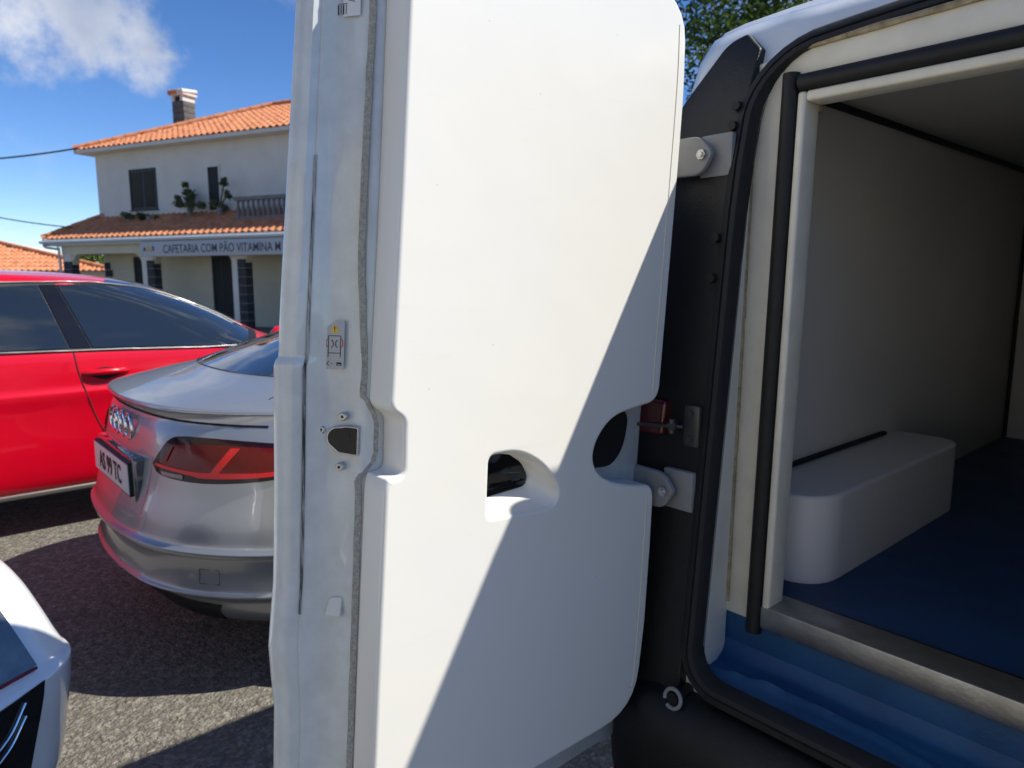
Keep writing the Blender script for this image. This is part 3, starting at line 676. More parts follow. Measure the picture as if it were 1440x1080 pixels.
# wheels and other parts of the van
def wheel(parent, x, y, r, wd, side):
    prof = [(r*.62, -wd/2), (r*.9, -wd/2), (r*.985, -wd*.38), (r, -wd*.2), (r, wd*.2), (r*.985, wd*.38), (r*.9, wd/2), (r*.66, wd/2), (r*.62, wd*.3)]
    n = 36; v = []; f = []
    for k in range(n):
        a = 2*math.pi*k/n
        for (rr, xx) in prof: v.append((x+side*xx, y+rr*math.cos(a), r+rr*math.sin(a)))
    m = len(prof)
    for k in range(n):
        for i in range(m): f.append((k*m+i, k*m+(i+1) % m, ((k+1) % n)*m+(i+1) % m, ((k+1) % n)*m+i))
    wobj = mk('wheel', v, f, 'tyre', parent, 40, fix=True)
    mb = MB(); xo = x+side*wd*.36
    mb.tube([(x+side*wd*.1, y, r), (x+side*wd*.2, y, r)], r*.63, 32); mb.tube([(xo-side*.05, y, r), (xo, y, r)], r*.13, 16)
    for k in range(5):
        a = 2*math.pi*k/5+.3
        for da in (-.12, .12):
            p0 = Vector((xo, y+.1*r*math.cos(a), r+.1*r*math.sin(a))); p1 = Vector((xo-side*.015, y+.63*r*math.cos(a+da), r+.63*r*math.sin(a+da)))
            mb.tube([p0, p1], [r*.06, r*.05], 6)
    pts = [(xo, y+.64*r*math.cos(2*math.pi*k/32), r+.64*r*math.sin(2*math.pi*k/32)) for k in range(32)]
    mb.tube(pts, r*.03, 8, True)
    mb.build('rim', 'rim', wobj, 40)
for sx in (-1, 1):
    for y in (2.25-BY, 4.85-BY): wheel(van, sx*.74, y, .315, .195, sx)

# ------------------------------------------------------------ cars as stacks of plan outlines
def pchip(xs, ys, x):
    n = len(xs); h = [xs[i+1]-xs[i] for i in range(n-1)]; d = [(ys[i+1]-ys[i])/h[i] for i in range(n-1)]
    m = [0]*n; m[0] = d[0]; m[-1] = d[-1]
    for i in range(1, n-1): m[i] = 0 if d[i-1]*d[i] <= 0 else 2*d[i-1]*d[i]/(d[i-1]+d[i])
    i = max(0, min(n-2, next((k for k in range(n-1) if x <= xs[k+1]), n-2))); t = (x-xs[i])/h[i]
    return ys[i]*(2*t**3-3*t*t+1)+ys[i+1]*(-2*t**3+3*t*t)+h[i]*(m[i]*(t**3-2*t*t+t)+m[i+1]*(t**3-t*t))
def half_ring(hw, yr, yf, cr, cf, barrel):
    """half outline (x>=0), rear centre to front centre"""
    pts = []
    bow, rx, ry = cr; rx *= hw
    for k in range(8): x = (hw-rx)*k/8; pts.append((x, yr+bow*(x/hw)**2))
    y0 = yr+bow*((hw-rx)/hw)**2; ry_ = min(ry, (yf-yr)*.4)
    for k in range(14):
        a = k/14*math.pi/2; x = hw-rx+rx*math.sin(a); pts.append((x, yr+bow*(x/hw)**2+ry_*(1-math.cos(a))))
    bow2, rx2, ry2 = cf; rx2 *= hw; y1 = yf-bow2*((hw-rx2)/hw)**2; ry2_ = min(ry2, (yf-yr)*.4)
    ya, yb = yr+bow+ry_, yf-bow2-ry2_
    for k in range(28):
        t = k/28; pts.append((hw+barrel*math.sin(math.pi*t), ya+(yb-ya)*t))
    for k in range(14):
        a = k/14*math.pi/2; x = hw-rx2+rx2*math.cos(a); pts.append((x, yf-bow2*(x/hw)**2-ry2_*(1-math.sin(a))))
    for k in range(9): x = (hw-rx2)*(1-k/8); pts.append((x, yf-bow2*(x/hw)**2))
    return pts
class Car:
    def __init__(s, root, levels, cr, cf, paint, sub=5, barrel=.02):
        s.root = root; idx = list(range(len(levels))); v = []; nn = None; rings = 0
        steps = [i/sub for i in range((len(levels)-1)*sub+1)]
        for t in steps:
            z, hw, yr, yf = [pchip(idx, [l[k] for l in levels], t) for k in range(4)]
            h = half_ring(hw, yr, yf, cr(z), cf(z), barrel); loop = h+[(-x, y) for x, y in reversed(h[1:-1])]
            nn = len(loop); v += [(x, y, z) for x, y in loop]; rings += 1
        f = [(i*nn+k, i*nn+(k+1) % nn, (i+1)*nn+(k+1) % nn, (i+1)*nn+k) for i in range(rings-1) for k in range(nn)]
        f.append(tuple(reversed(range(nn)))); f.append(tuple((rings-1)*nn+k for k in range(nn)))
        s.body = mk('body', v, f, paint, root, 32, fix=True)
        s.bvh = BVHTree.FromPolygons([Vector(p) for p in v], f)
    def hit(s, o, d):
        d = Vector(d).normalized(); loc, nrm, i, dist = s.bvh.ray_cast(Vector(o), d)
        if loc is None:
            loc, nrm, i, dist = s.bvh.find_nearest(Vector(o)+d*3)
        if nrm.dot(d) > 0: nrm = -nrm
        return loc, nrm
    def side(s, sg): return lambda a, b: ((sg*4, a, b), (-sg, 0, 0))
    def rear(s): return lambda a, b: ((a, -4, b), (0, 1, 0))
    def front(s): return lambda a, b: ((a, 9, b), (0, -1, 0))
    def top(s): return lambda a, b: ((a, b, 4), (0, 0, -1))
    def diag(s, ux, uy):            # a runs along (ux, uy); rays travel along (-uy, ux) turned inwards
        return lambda a, b: ((ux*a+uy*5, uy*a-ux*5, b), (-uy, ux, 0))
    def patch(s, name, bot, topl, proj, m, off=.004, nu=24, nv=8, parent=None, skirt=.006):
        def samp(pl, t):
            L = [0]
            for a, b in zip(pl, pl[1:]): L.append(L[-1]+math.dist(a, b))
            q = t*L[-1]
            for i in range(len(pl)-1):
                if q <= L[i+1]+1e-9:
                    k = (q-L[i])/max(1e-9, L[i+1]-L[i]); return (pl[i][0]+(pl[i+1][0]-pl[i][0])*k, pl[i][1]+(pl[i+1][1]-pl[i][1])*k)
            return pl[-1]
        bot = [(p.x, p.y) for p in smooth_path([(*q, 0) for q in bot], 5)] if len(bot) > 2 else bot
        topl = [(p.x, p.y) for p in smooth_path([(*q, 0) for q in topl], 5)] if len(topl) > 2 else topl
        v = []; lo = []
        for j in range(nv+1):
            for i in range(nu+1):
                a = samp(bot, i/nu); b = samp(topl, i/nu); t = j/nv
                o, d = proj(a[0]+(b[0]-a[0])*t, a[1]+(b[1]-a[1])*t); p, n_ = s.hit(o, d)
                v.append(p+n_*off); lo.append(p-n_*skirt)
        W = nu+1; f = [(j*W+i, j*W+i+1, (j+1)*W+i+1, (j+1)*W+i) for j in range(nv) for i in range(nu)]
        border = [i for i in range(nu)]+[j*W+nu for j in range(nv)]+[nv*W+i for i in range(nu, 0, -1)]+[j*W for j in range(nv, 0, -1)]
        b0 = len(v); v += [lo[i] for i in border]; n = len(border)
        f += [(border[k], border[(k+1) % n], b0+(k+1) % n, b0+k) for k in range(n)]
        return mk(name, v, f, m, parent or s.root, 50, fix=True)
    def line(s, name, pl, proj, m, r=.004, off=0., sm=6, parent=None, closed=False, n=6):
        P = smooth_path([(*q, 0) for q in pl], sm, closed) if sm else [Vector((*q, 0)) for q in pl]
        pts = []
        for q in P:
            o, d = proj(q.x, q.y); p, n_ = s.hit(o, d); pts.append(p+n_*off)
        b = MB(); b.tube(pts, r, n, closed); return b.build(name, m, parent or s.root, 60)
def arches(car, ys, r, z, hw):
    for y in ys:
        for sg in (1, -1):
            up = [(y+r*math.cos(a), max(.2, z+r*math.sin(a))) for a in [math.pi*(1-k/12) for k in range(13)]]
            car.patch('wheel_well', [(y-r, .24), (y+r, .24)], up, car.side(sg), 'gap', .003, 20, 8)
            wheel(car.root, sg*(hw-.085), y, z, .21, sg)

# silver coupe
def silver_coupe():
    root = empty('parked_car', van_to_world((-3.0, .545, 0)), -VAN_YAW, 'silver coupe parked between the van and the red car', 'car', 'cars parked around the van')
    lv = [(.165, .72, .30, 3.98), (.20, .80, .17, 4.06), (.27, .855, .105, 4.12), (.315, .865, .085, 4.14), (.345, .878, .050, 4.165), (.352, .882, .022, 4.17), (.362, .884, .010, 4.17), (.378, .886, .022, 4.17), (.44, .893, .034, 4.18), (.495, .900, .022, 4.17), (.505, .902, -.002, 4.165), (.518, .904, -.004, 4.16), (.535, .905, .012, 4.15), (.60, .912, .030, 4.08),
          (.70, .918, .062, 3.92), (.80, .912, .078, 3.6), (.88, .893, .094, 3.2), (.935, .865, .112, 2.98), (.962, .840, .098, 2.88), (.972, .830, .086, 2.84), (.982, .82, .088, 2.81), (.990, .805, .115, 2.78), (1.02, .755, .26, 2.70), (1.045, .725, .40, 2.64), (1.13, .66, .68, 2.42), (1.23, .59, 1.06, 2.18), (1.305, .50, 1.48, 1.98), (1.338, .36, 1.66, 1.86), (1.345, .2, 1.70, 1.80)]
    def cr(z): return (.20, .62, .40) if z < .98 else (.22, .60, .42)
    def cf(z): return (.25, .6, .35)
    car = Car(root, lv, cr, cf, 'silver_paint', 5, .0)
    arches(car, (.86, 3.36), .36, .33, .905)
    D = car.diag(.83, .557)
    D2 = car.diag(-.83, .557)
    for sgn in (1, -1):
        dg = D if sgn > 0 else (lambda a, b: ((-(.83*a+.557*5), .557*a-.83*5, b), (.557, .83, 0)))
        L = car.patch('tail_lamp', [(.355, .782), (.40, .750), (.60, .742), (.84, .762), (.965, .80)], [(.385, .820), (.455, .880), (.60, .890), (.80, .882), (.975, .868)], dg, 'lamp_dark', .004, 40, 14)
        car.patch('lamp_lens', [(.40, .782), (.60, .772), (.84, .782), (.95, .81)], [(.455, .855), (.60, .868), (.80, .866), (.955, .856)], dg, 'red_lens', .006, 30, 8, L)
        car.patch('lamp_bar', [(.375, .778), (.55, .766), (.615, .760), (.84, .775), (.95, .806)], [(.38, .787), (.55, .778), (.615, .778), (.84, .789), (.955, .816)], dg, 'red_lens_bright', .009, 30, 3, L)
        car.patch('lamp_bar', [(.625, .770), (.66, .775)], [(.700, .862), (.735, .862)], dg, 'red_lens_bright', .009, 6, 6, L)
        car.patch('lamp_bar', [(.41, .800), (.44, .800)], [(.458, .850), (.47, .852)], dg, 'red_lens', .010, 4, 6, L)
        car.patch('lower_lamp', [(.42, .752), (.52, .748)], [(.41, .764), (.52, .762)], dg, 'lamp_glass', .0075, 6, 3, L)
    # rear window, side windows, windscreen
    T = car.top()
    car.patch('rear_window', [(-.56, .60), (-.30, .475), (0, .44), (.30, .475), (.56, .60)], [(-.42, 1.18), (-.2, 1.24), (0, 1.26), (.2, 1.24), (.42, 1.18)], T, 'car_glass', .004, 30, 16)
    car.patch('windscreen', [(-.56, 2.42), (0, 2.60), (.56, 2.42)], [(-.42, 1.93), (0, 2.05), (.42, 1.93)], T, 'car_glass', .004, 24, 10)
    for sg in (1, -1):
        car.patch('side_window', [(.98, 1.075), (1.4, 1.045), (2.35, 1.045)], [(1.15, 1.16), (1.5, 1.24), (1.95, 1.215)], car.side(sg), 'car_glass', .004, 24, 8)
        car.line('door_gap', [(1.28, 1.03), (1.26, .8), (1.33, .45), (1.36, .30)], car.side(sg), 'gap', .003, 0)
        car.patch('sill', [(1.25, .21), (2.95, .21)], [(1.25, .27), (2.95, .27)], car.side(sg), 'black_plastic', .006)
        b = MB(); b.tube(smooth_path([(sg*.86, 2.28, .97), (sg*.95, 2.30, 1.00), (sg*1.0, 2.31, 1.01)], 4), [.03]*8+[.05], 10); b.build('mirror', 'silver_paint', root)
        car.patch('headlamp', [(.40, .60), (.80, .62)], [(.45, .70), (.80, .70)], lambda a, bb: ((sg*a, 9, bb), (0, -1, 0)), 'lamp_glass', .004, 12, 6)
    # lid gap under the spoiler lip, lid edge on the deck
    car.line('lid_gap', [(-.72, .930), (-.35, .938), (0, .941), (.35, .938), (.72, .930)], car.rear(), 'gap', .0045, 0)
    for sg in (1, -1):
        car.line('deck_gap', [(sg*.62, .42), (sg*.58, .50), (sg*.53, .56), (sg*.47, .575)], T, 'gap', .002, 0)
    car.patch('grille', [(-.5, .34), (.5, .34)], [(-.42, .58), (.42, .58)], car.front(), 'black_plastic', .004)
    # dark diffuser and exhaust pipes
    car.patch('diffuser', [(-.52, .215), (0, .21), (.52, .215)], [(-.58, .295), (0, .30), (.58, .295)], car.rear(), 'black_plastic', .006, 24, 6)
    for sx in (-.42, -.30, .30, .42):
        b = MB(); b.tube([(sx, .19, .272), (sx, .32, .275)], .032, 18); b.tube([(sx, .187, .272), (sx, .20, .272)], .027, 18, mi=1); b.build('exhaust_pipe', ['satin_trim', 'gap'], root)
    for sx in (.62,):
        car.line('tow_cover', [(sx-.03, .40), (sx+.03, .40), (sx+.03, .45), (sx-.03, .45)], car.rear(), 'gap', .0012, 0, 0, closed=True)
    # plate recess, plate, emblem
    car.patch('plate_recess', [(-.33, .60), (.33, .60)], [(-.35, .80), (.35, .80)], car.rear(), 'silver_paint', .002, 12, 4)
    yp = .048
    b = MB(); b.box(-.26, .26, yp-.008, yp, .655, .765, 0); b.box(-.266, .266, yp-.005, yp+.006, .648, .772, 1)
    pl = b.build('number_plate', ['plate_white', 'black_plastic'], root, 35)
    b = MB(); b.box(-.29, .29, yp+.006, yp+.10, .625, .79); b.build('plate_bracket', 'lamp_glass', root, 35, .012, 3)
    text_mesh('plate_text', 'AS 99 TC', .098, 'ink', lambda x, y, z: (x, yp-.0095-z, .677+y), pl, .001, .0015, 'CENTER', .88)
    for k in range(4):
        cx = -.1125+k*.075; b = MB()
        ctr, nrm = car.hit((cx, -3, .875), (0, 1, 0))
        b.tube([(cx+.046*math.cos(a), ctr.y-.006, .875+.046*math.sin(a)) for a in [2*math.pi*i/28 for i in range(28)]], .0065, 8, True); b.build('emblem_ring', 'chrome', root)
    # roof aerial fin
    return car
silver_coupe()

def red_hatch():
    root = empty('parked_car', van_to_world((-5.42, -1.22, 0)), -VAN_YAW, 'bright red hatchback parked broadside behind the silver coupe', 'car', 'cars parked around the van')
    lv = [(.22, .80, .14, 4.12), (.265, .855, .07, 4.2), (.34, .885, .03, 4.26), (.50, .900, .0, 4.28), (.62, .902, .01, 4.26), (.70, .905, .03, 4.22), (.775, .915, .045, 4.12), (.795, .916, .05, 4.05), (.83, .903, .055, 3.95), (.92, .895, .07, 3.65), (.985, .885, .085, 3.42), (1.02, .872, .10, 3.32), (1.06, .852, .12, 3.22), (1.2, .783, .24, 2.97), (1.32, .715, .37, 2.70), (1.40, .655, .47, 2.45), (1.435, .60, .56, 2.25), (1.455, .50, .70, 2.05), (1.468, .32, .9, 1.8), (1.472, .15, 1.1, 1.6)]
    car = Car(root, lv, lambda z: (.10, .5, .30), lambda z: (.22, .55, .34), 'red_paint', 5, .012)
    arches(car, (.80, 3.42), .345, .32, .905)
    for sg in (1, -1):
        S = car.side(sg)
        car.patch('window_surround', [(.58, 1.068), (1.0, 1.042), (2.0, 1.024), (2.5, 1.008), (2.94, .994), (3.14, 1.06)], [(.80, 1.215), (1.1, 1.352), (1.6, 1.392), (2.1, 1.390), (2.5, 1.338), (2.98, 1.125)], S, 'black_plastic', .002, 60, 14)
        car.patch('rear_door_window', [(.62, 1.075), (1.0, 1.052), (1.955, 1.035)], [(.84, 1.21), (1.1, 1.33), (1.86, 1.378)], S, 'car_glass', .008, 40, 16)
        car.patch('pillar_cover', [(1.962, 1.035), (2.062, 1.033)], [(1.868, 1.378), (1.948, 1.379)], S, 'black_gloss', .007, 6, 10)
        car.patch('front_door_window', [(2.07, 1.032), (2.5, 1.018), (2.90, 1.005), (3.06, 1.075)], [(1.955, 1.379), (2.2, 1.370), (2.5, 1.325), (2.94, 1.118)], S, 'car_glass', .008, 50, 18)
        car.line('window_trim', [(.60, 1.062), (1.0, 1.039), (1.96, 1.022), (2.5, 1.005), (2.98, .992)], S, 'window_chrome', .0065, .006, 6)
        car.line('window_trim', [(.62, 1.07), (.80, 1.21), (1.1, 1.352), (1.5, 1.388), (1.95, 1.394), (2.2, 1.386), (2.5, 1.338), (2.8, 1.22), (3.02, 1.095)], S, 'window_chrome', .0055, .006, 6)
        car.line('door_gap', [(1.972, 1.02), (1.99, .88), (2.06, .62), (2.16, .40), (2.18, .30)], S, 'gap', .0035, 0)
        car.line('door_gap', [(3.02, .98), (3.05, .7), (3.03, .30)], S, 'gap', .0035, 0)
        car.line('door_gap', [(.98, 1.03), (1.0, .8), (1.2, .6), (1.28, .3)], S, 'gap', .0035, 0)
        car.patch('sill_strip', [(1.16, .235), (3.05, .235)], [(1.16, .262), (3.05, .262)], S, 'satin_trim', .010)
        for y in (2.115, 1.14):
            car.patch('handle_cup', [(y-.095, .885), (y, .855), (y+.095, .885)], [(y-.095, .90), (y, .925), (y+.095, .90)], S, 'lamp_dark' if False else 'gap', .0015, 16, 6)
            pts = [(sg*.905, y-.11, .897), (sg*.930, y-.075, .900), (sg*.942, y, .902), (sg*.932, y+.08, .901), (sg*.905, y+.12, .897)]
            b = MB(); b.tube(smooth_path(pts, 5), [.010+.008*math.sin(math.pi*k/20) for k in range(21)], 10); b.build('door_handle', 'red_paint', root, 60)
        pts = [(sg*.84, 3.16, 1.02), (sg*.93, 3.14, 1.03), (sg*1.0, 3.15, 1.05)]
        b = MB(); b.tube(smooth_path(pts, 4), [.03, .03, .04, .055, .075, .085, .085, .075, .05], 12); b.build('mirror', 'red_paint', root, 60)
        car.patch('headlamp', [(.42, .62), (.80, .66)], [(.45, .74), (.80, .78)], lambda a, bb: ((sg*a, 9, bb), (0, -1, 0)), 'lamp_glass', .004, 12, 6)
        car.patch('tail_lamp', [(.5, .82), (.86, .84)], [(.52, .96), (.85, .98)], lambda a, bb: ((sg*a, -4, bb), (0, 1, 0)), 'red_lens', .004, 12, 6)
    T = car.top()
    car.patch('windscreen', [(-.68, 2.92), (0, 3.16), (.68, 2.92)], [(-.55, 2.22), (0, 2.35), (.55, 2.22)], T, 'car_glass', .004, 24, 10)
    car.patch('rear_window', [(-.60, 1.06), (.60, 1.06)], [(-.52, 1.36), (.52, 1.36)], car.rear(), 'car_glass', .004, 20, 8)
    car.patch('grille', [(-.5, .36), (.5, .36)], [(-.45, .62), (.45, .62)], car.front(), 'black_plastic', .004)
    b = MB(); b.box(-.26, .26, -.012, .05, .58, .69); b.build('number_plate', 'plate_white', root, 35)
red_hatch()

def white_car():
    az = R(110); fwd = Vector((math.sin(az), math.cos(az), 0)); left = Vector((-fwd.y, fwd.x, 0))
    corner = Vector((-1.09, 1.555, 0))
    LEN = 3.9
    base = corner-left*.80-fwd*(LEN-.17)
    root = empty('parked_car', base, -az, 'white car with black grille, its front bumper corner turned towards the van door', 'car', 'cars parked around the van')
    F0 = LEN
    lv = [(.18, .74, .12, F0-.14), (.22, .80, .06, F0-.06), (.30, .835, .02, F0-.03), (.42, .850, 0, F0-.012), (.50, .856, .01, F0), (.548, .858, .02, F0+.004), (.558, .857, .022, F0-.002), (.568, .854, .025, F0-.015), (.59, .850, .03, F0-.03), (.65, .842, .04, F0-.065), (.715, .832, .05, F0-.11), (.775, .815, .055, F0-.18), (.83, .795, .06, F0-.50), (.875, .775, .07, F0-.92), (.91, .76, .09, F0-1.08), (1.10, .70, .22, F0-1.42), (1.28, .62, .38, F0-1.80), (1.39, .52, .52, F0-2.1), (1.43, .35, .7, F0-2.3), (1.44, .15, .9, F0-2.5)]
    car = Car(root, lv, lambda z: (.10, .5, .30), lambda z: (.10, .16, .10), 'white_paint', 5, .012)
    arches(car, (.62, LEN-.80), .34, .31, .86)
    Fp = car.front()
    for sg in (1, -1):
        FF = lambda a, b: ((sg*a, 9, b), (0, -1, 0))
        car.patch('headlamp', [(.36, .60), (.56, .588), (.715, .578)], [(.40, .715), (.58, .765), (.69, .765)], FF, 'lamp_glass', .010, 16, 10)
        car.patch('lamp_trim', [(.36, .592), (.56, .580), (.715, .571)], [(.36, .598), (.56, .587), (.715, .577)], FF, 'red_lens', .008, 12, 2)
        car.patch('fog_intake', [(.36, .26), (.66, .28)], [(.42, .545), (.715, .552)], FF, 'black_gloss', .004, 14, 10)
        for k in range(2): car.line('chrome_strip', [(.46, .43-.03*k), (.60, .47-.03*k), (.66, .535-.03*k)], FF, 'chrome', .003, .006)
        car.patch('side_window', [(.7, 1.0), (2.55, .985)], [(.95, 1.34), (1.95, 1.36)], car.side(sg), 'car_glass', .004, 20, 8)
        car.line('door_gap', [(1.55, 1.0), (1.58, .3)], car.side(sg), 'gap', .003)
    car.patch('grille', [(-.34, .30), (.34, .30)], [(-.36, .54), (.36, .54)], Fp, 'black_plastic', .005, 20, 8)
    car.patch('windscreen', [(-.62, F0-1.28), (0, F0-1.14), (.62, F0-1.28)], [(-.5, F0-1.95), (0, F0-1.85), (.5, F0-1.95)], car.top(), 'car_glass', .004, 20, 10)
    car.line('bonnet_gap', [(-.76, F0-.95), (-.70, F0-.5), (-.5, F0-.25), (0, F0-.20), (.5, F0-.25), (.70, F0-.5), (.76, F0-.95)], car.top(), 'gap', .003)
    b = MB(); b.box(-.26, .26, F0-.02, F0+.02, .34, .45); b.build('number_plate', 'plate_white', root, 35)
white_car()

# ------------------------------------------------------------ the cafe house
HX = Vector((.905, -.426, 0)).normalized(); HA = math.atan2(HX.y, HX.x)
house = empty('cafe_house', (-13.5, 23.85, 0), HA, 'two storey plastered cafe house with orange tiled roofs and a porch sign', 'house')
def tiled_slope(name, p_eave0, p_eave1, p_top0, p_top1, parent, pitch=.235, row=.42, amp=.045):
    """barrel-tiled roof slope: eave from 0 to 1, top edge from 0 to 1 (may be shorter for hips)"""
    e0, e1, t0, t1 = map(Vector, (p_eave0, p_eave1, p_top0, p_top1)); ax = (e1-e0).normalized(); L = (e1-e0).length
    s0 = (t0-e0).dot(ax); s1 = (t1-e0).dot(ax); perp0 = t0-e0-ax*s0; H_ = perp0.length; up = perp0.normalized(); nrm = ax.cross(up).normalized()
    if nrm.z < 0: nrm = -nrm
    v = []; f = []
    nrow = max(1, int(H_/row)); per = 6
    ncol = int(L/pitch)
    for c in range(ncol):
        for r_ in range(nrow):
            ya = H_*r_/nrow; yb = H_*(r_+1)/nrow+.03; xa = c*pitch; mid = (ya+yb)/2/H_
            lo = s0*mid; hi = L+(s1-L)*mid
            if xa+pitch*.5 < lo or xa+pitch*.5 > hi: continue
            b = len(v); jit = random.uniform(-.006, .006)
            for (yy, lift) in ((ya, .030), (yb, .004)):
                for k in range(per+1):
                    t = k/per; z = amp*math.sin(math.pi*min(1, t/.62)) if t < .62 else -amp*.35*math.sin(math.pi*(t-.62)/.38)
                    v.append(e0+ax*(xa+t*pitch)+up*yy+nrm*(z+lift+jit))
            for k in range(per): f.append((b+k, b+k+1, b+per+1+k+1, b+per+1+k))
            for k in range(per):           # front lip of the tile
                n0 = len(v); v += [v[b+k], v[b+k+1], v[b+k+1]-nrm*.022, v[b+k]-nrm*.022]; f.append((n0, n0+1, n0+2, n0+3))
    o = mk(name, v, f, 'terracotta', parent, 60); o['kind'] = 'stuff'; return o
def ridge_tiles(parent, p, q, r=.10):
    p, q = Vector(p), Vector(q); n = max(1, int((q-p).length/.4)); b = MB()
    for k in range(n):
        a = p.lerp(q, k/n); c = p.lerp(q, (k+1.08)/n); b.tube([a, c], [r, r*.86], 8)
    b.build('ridge_tiles', 'terracotta', parent, 60)['kind'] = 'stuff'
def build_house():
    W, D = 15.0, 8.0; wt, ZE, ZT = .0, 5.50, 7.30
    mb = MB(); mb.box(0, W, 0, D, 0, ZE-.02); wall = mb.build('wall', 'plaster', house, 35)
    mb = MB(); mb.box(.02, W-.02, -.004, .02, 0, 2.62); mb.build('ground_floor_wall', 'plaster_cream', house, 35)
    # upper hip roof
    ov = .42; e = ZE-.04
    A = (-ov, -ov, e); B = (W+ov, -ov, e); Cc = (W+ov, D+ov, e); Dd = (-ov, D+ov, e); r0 = (D/2*.98, D/2, ZT); r1 = (W-D/2*.98, D/2, ZT)
    roof = mk('roof', [A, B, Cc, Dd, r0, r1, (-ov, -ov, e-.10), (W+ov, -ov, e-.10), (W+ov, D+ov, e-.10), (-ov, D+ov, e-.10)], [(0, 1, 5, 4), (1, 2, 5), (2, 3, 4, 5), (3, 0, 4), (0, 6, 7, 1), (1, 7, 8, 2), (2, 8, 9, 3), (3, 9, 6, 0), (6, 9, 8, 7)], 'plaster', house, 0, fix=True)
    tiled_slope('roof_tiles', A, B, r0, r1, roof); tiled_slope('roof_tiles', Dd, A, r0, r0, roof, row=.42)
    ridge_tiles(roof, Vector(A)+Vector((0, 0, .06)), Vector(r0)+Vector((0, 0, .08))); ridge_tiles(roof, Vector(r0)+Vector((0, 0, .08)), Vector(r1)+Vector((0, 0, .08)))
    # chimney (stands on the hip end)
    cx, cy = 1.62, 2.2
    mb = MB()
    bl = []
    ch = empty('chimney', (cx, cy, 0)); ch.parent = house
    for r_ in range(6):
        z = 6.15+r_*.19; b = MB()
        b.box(-.27+.004*(r_ % 2), .27+.004*(r_ % 2), -.24, .24, z, z+.182); b.build('block', 'chimney_block', ch, 35, .01)
    b = MB(); b.box(-.22, .22, -.2, .2, 7.28, 7.42); b.build('flue', 'dark_room', ch)
    for sx in (-.2, .2):
        b = MB(); b.box(sx-.06, sx+.06, -.25, .25, 7.28, 7.46); b.build('cap_post', 'plaster', ch)
    b = MB(); b.box(-.33, .33, -.3, .3, 7.46, 7.53); b.build('cap_slab', 'plaster', ch, 35, .01)
    for k in range(5):
        b = MB(); x = -.28+k*.14; b.tube([(x, -.32, 7.56), (x, .3, 7.64)], [.085, .075], 8); b.build('cap_tile', 'terracotta' if k < 3 else 'plaster', ch, 60)
    # windows: shuttered window, narrow open window
    def window(x0, x1, z0, z1, kind):
        b = MB(); b.box(x0-.05, x0, -.03, .05, z0-.05, z1+.05); b.box(x1, x1+.05, -.03, .05, z0-.05, z1+.05); b.box(x0, x1, -.03, .05, z1, z1+.05); b.box(x0-.08, x1+.08, -.06, .05, z0-.09, z0-.05)
        b.build('window_frame', 'shutter' if kind == 'sh' else 'plaster', house)
        if kind == 'sh':
            n = 16
            for k in range(2):
                xa = x0+(x1-x0)*k/2+.01; xb = x0+(x1-x0)*(k+1)/2-.01; b = MB()
                b.box(xa, xb, -.012, .0, z0-.04, z1-.005)
                for i in range(n):
                    z = z0+.03+(z1-z0-.08)*i/n; b.add([(xa+.05, -.014, z), (xb-.05, -.014, z), (xb-.05, -.034, z+.05), (xa+.05, -.034, z+.05)], [(0, 1, 2, 3)])
                b.build('shutter', 'shutter', house, 0)
        else:
            b = MB(); b.box(x0, x1, -.006, .0, z0, z1); b.build('pane', 'car_glass' if kind == 'gl' else 'dark_room', house)
    window(1.62, 2.72, 3.60, 4.74, 'sh'); window(4.98, 5.42, 3.42, 4.66, 'op'); window(10.2, 11.2, 3.6, 4.7, 'sh')
    # balcony balustrade
    bal = empty('balcony', (6.6, -.55, 0)); bal.parent = house
    b = MB(); b.box(0, 3.2, -.12, .55, 3.02, 3.12); b.build('slab', 'concrete', bal); b = MB(); b.box(0, 3.2, -.12, .06, 3.56, 3.66); b.build('handrail', 'concrete', bal, 35, .01)
    for k in range(17):
        b = MB(); x = .1+k*.187; b.tube([(x, -.03, 3.12), (x, -.03, 3.2), (x, -.03, 3.32), (x, -.03, 3.46), (x, -.03, 3.56)], [.05, .035, .062, .035, .05], 8); b.build('baluster', 'concrete', bal, 60)
    # porch roof, hipped at the left
    P0 = (-.85, -1.42, 2.62); P1 = (W+.3, -1.42, 2.62); Q0 = (.15, -.01, 3.36); Q1 = (W+.3, -.01, 3.36); PL = (-.85, D*.5, 2.62); QL = (.15, D*.5, 3.36)
    pr = mk('porch_roof', [P0, P1, Q1, Q0, (-.85, -1.42, 2.55), (W+.3, -1.42, 2.55), (W+.3, -.01, 2.55), (.0, -.01, 2.55), PL, (-.0, D*.5, 3.36), (-.85, D*.5, 2.55)], [(0, 1, 2, 3), (0, 4, 5, 1), (4, 7, 6, 5), (8, 0, 3, 9), (8, 10, 4, 0)], 'plaster', house, 0)
    tiled_slope('porch_tiles', P0, P1, Q0, Q1, pr); tiled_slope('porch_tiles', PL, P0, (.15, D*.5, 3.36), Q0, pr); ridge_tiles(pr, Vector(P0)+Vector((0, 0, .05)), Vector(Q0)+Vector((0, 0, .06)))
    b = MB(); b.box(-.80, W+.25, -1.40, -1.34, 2.42, 2.56); b.box(-.80, -.74, -1.34, 3.5, 2.42, 2.56); b.build('fascia', 'fascia', house)
    b = MB(); b.tube([(-.86, -1.48, 2.53), (W, -1.48, 2.53)], .05, 10); b.tube(smooth_path([(-.70, -1.48, 2.52), (-.66, -1.45, 2.38), (-.34, -1.30, 2.32), (-.30, -1.26, 2.2), (-.30, -1.26, .1)], 4), .04, 8); b.build('gutter', 'fascia', house, 60)
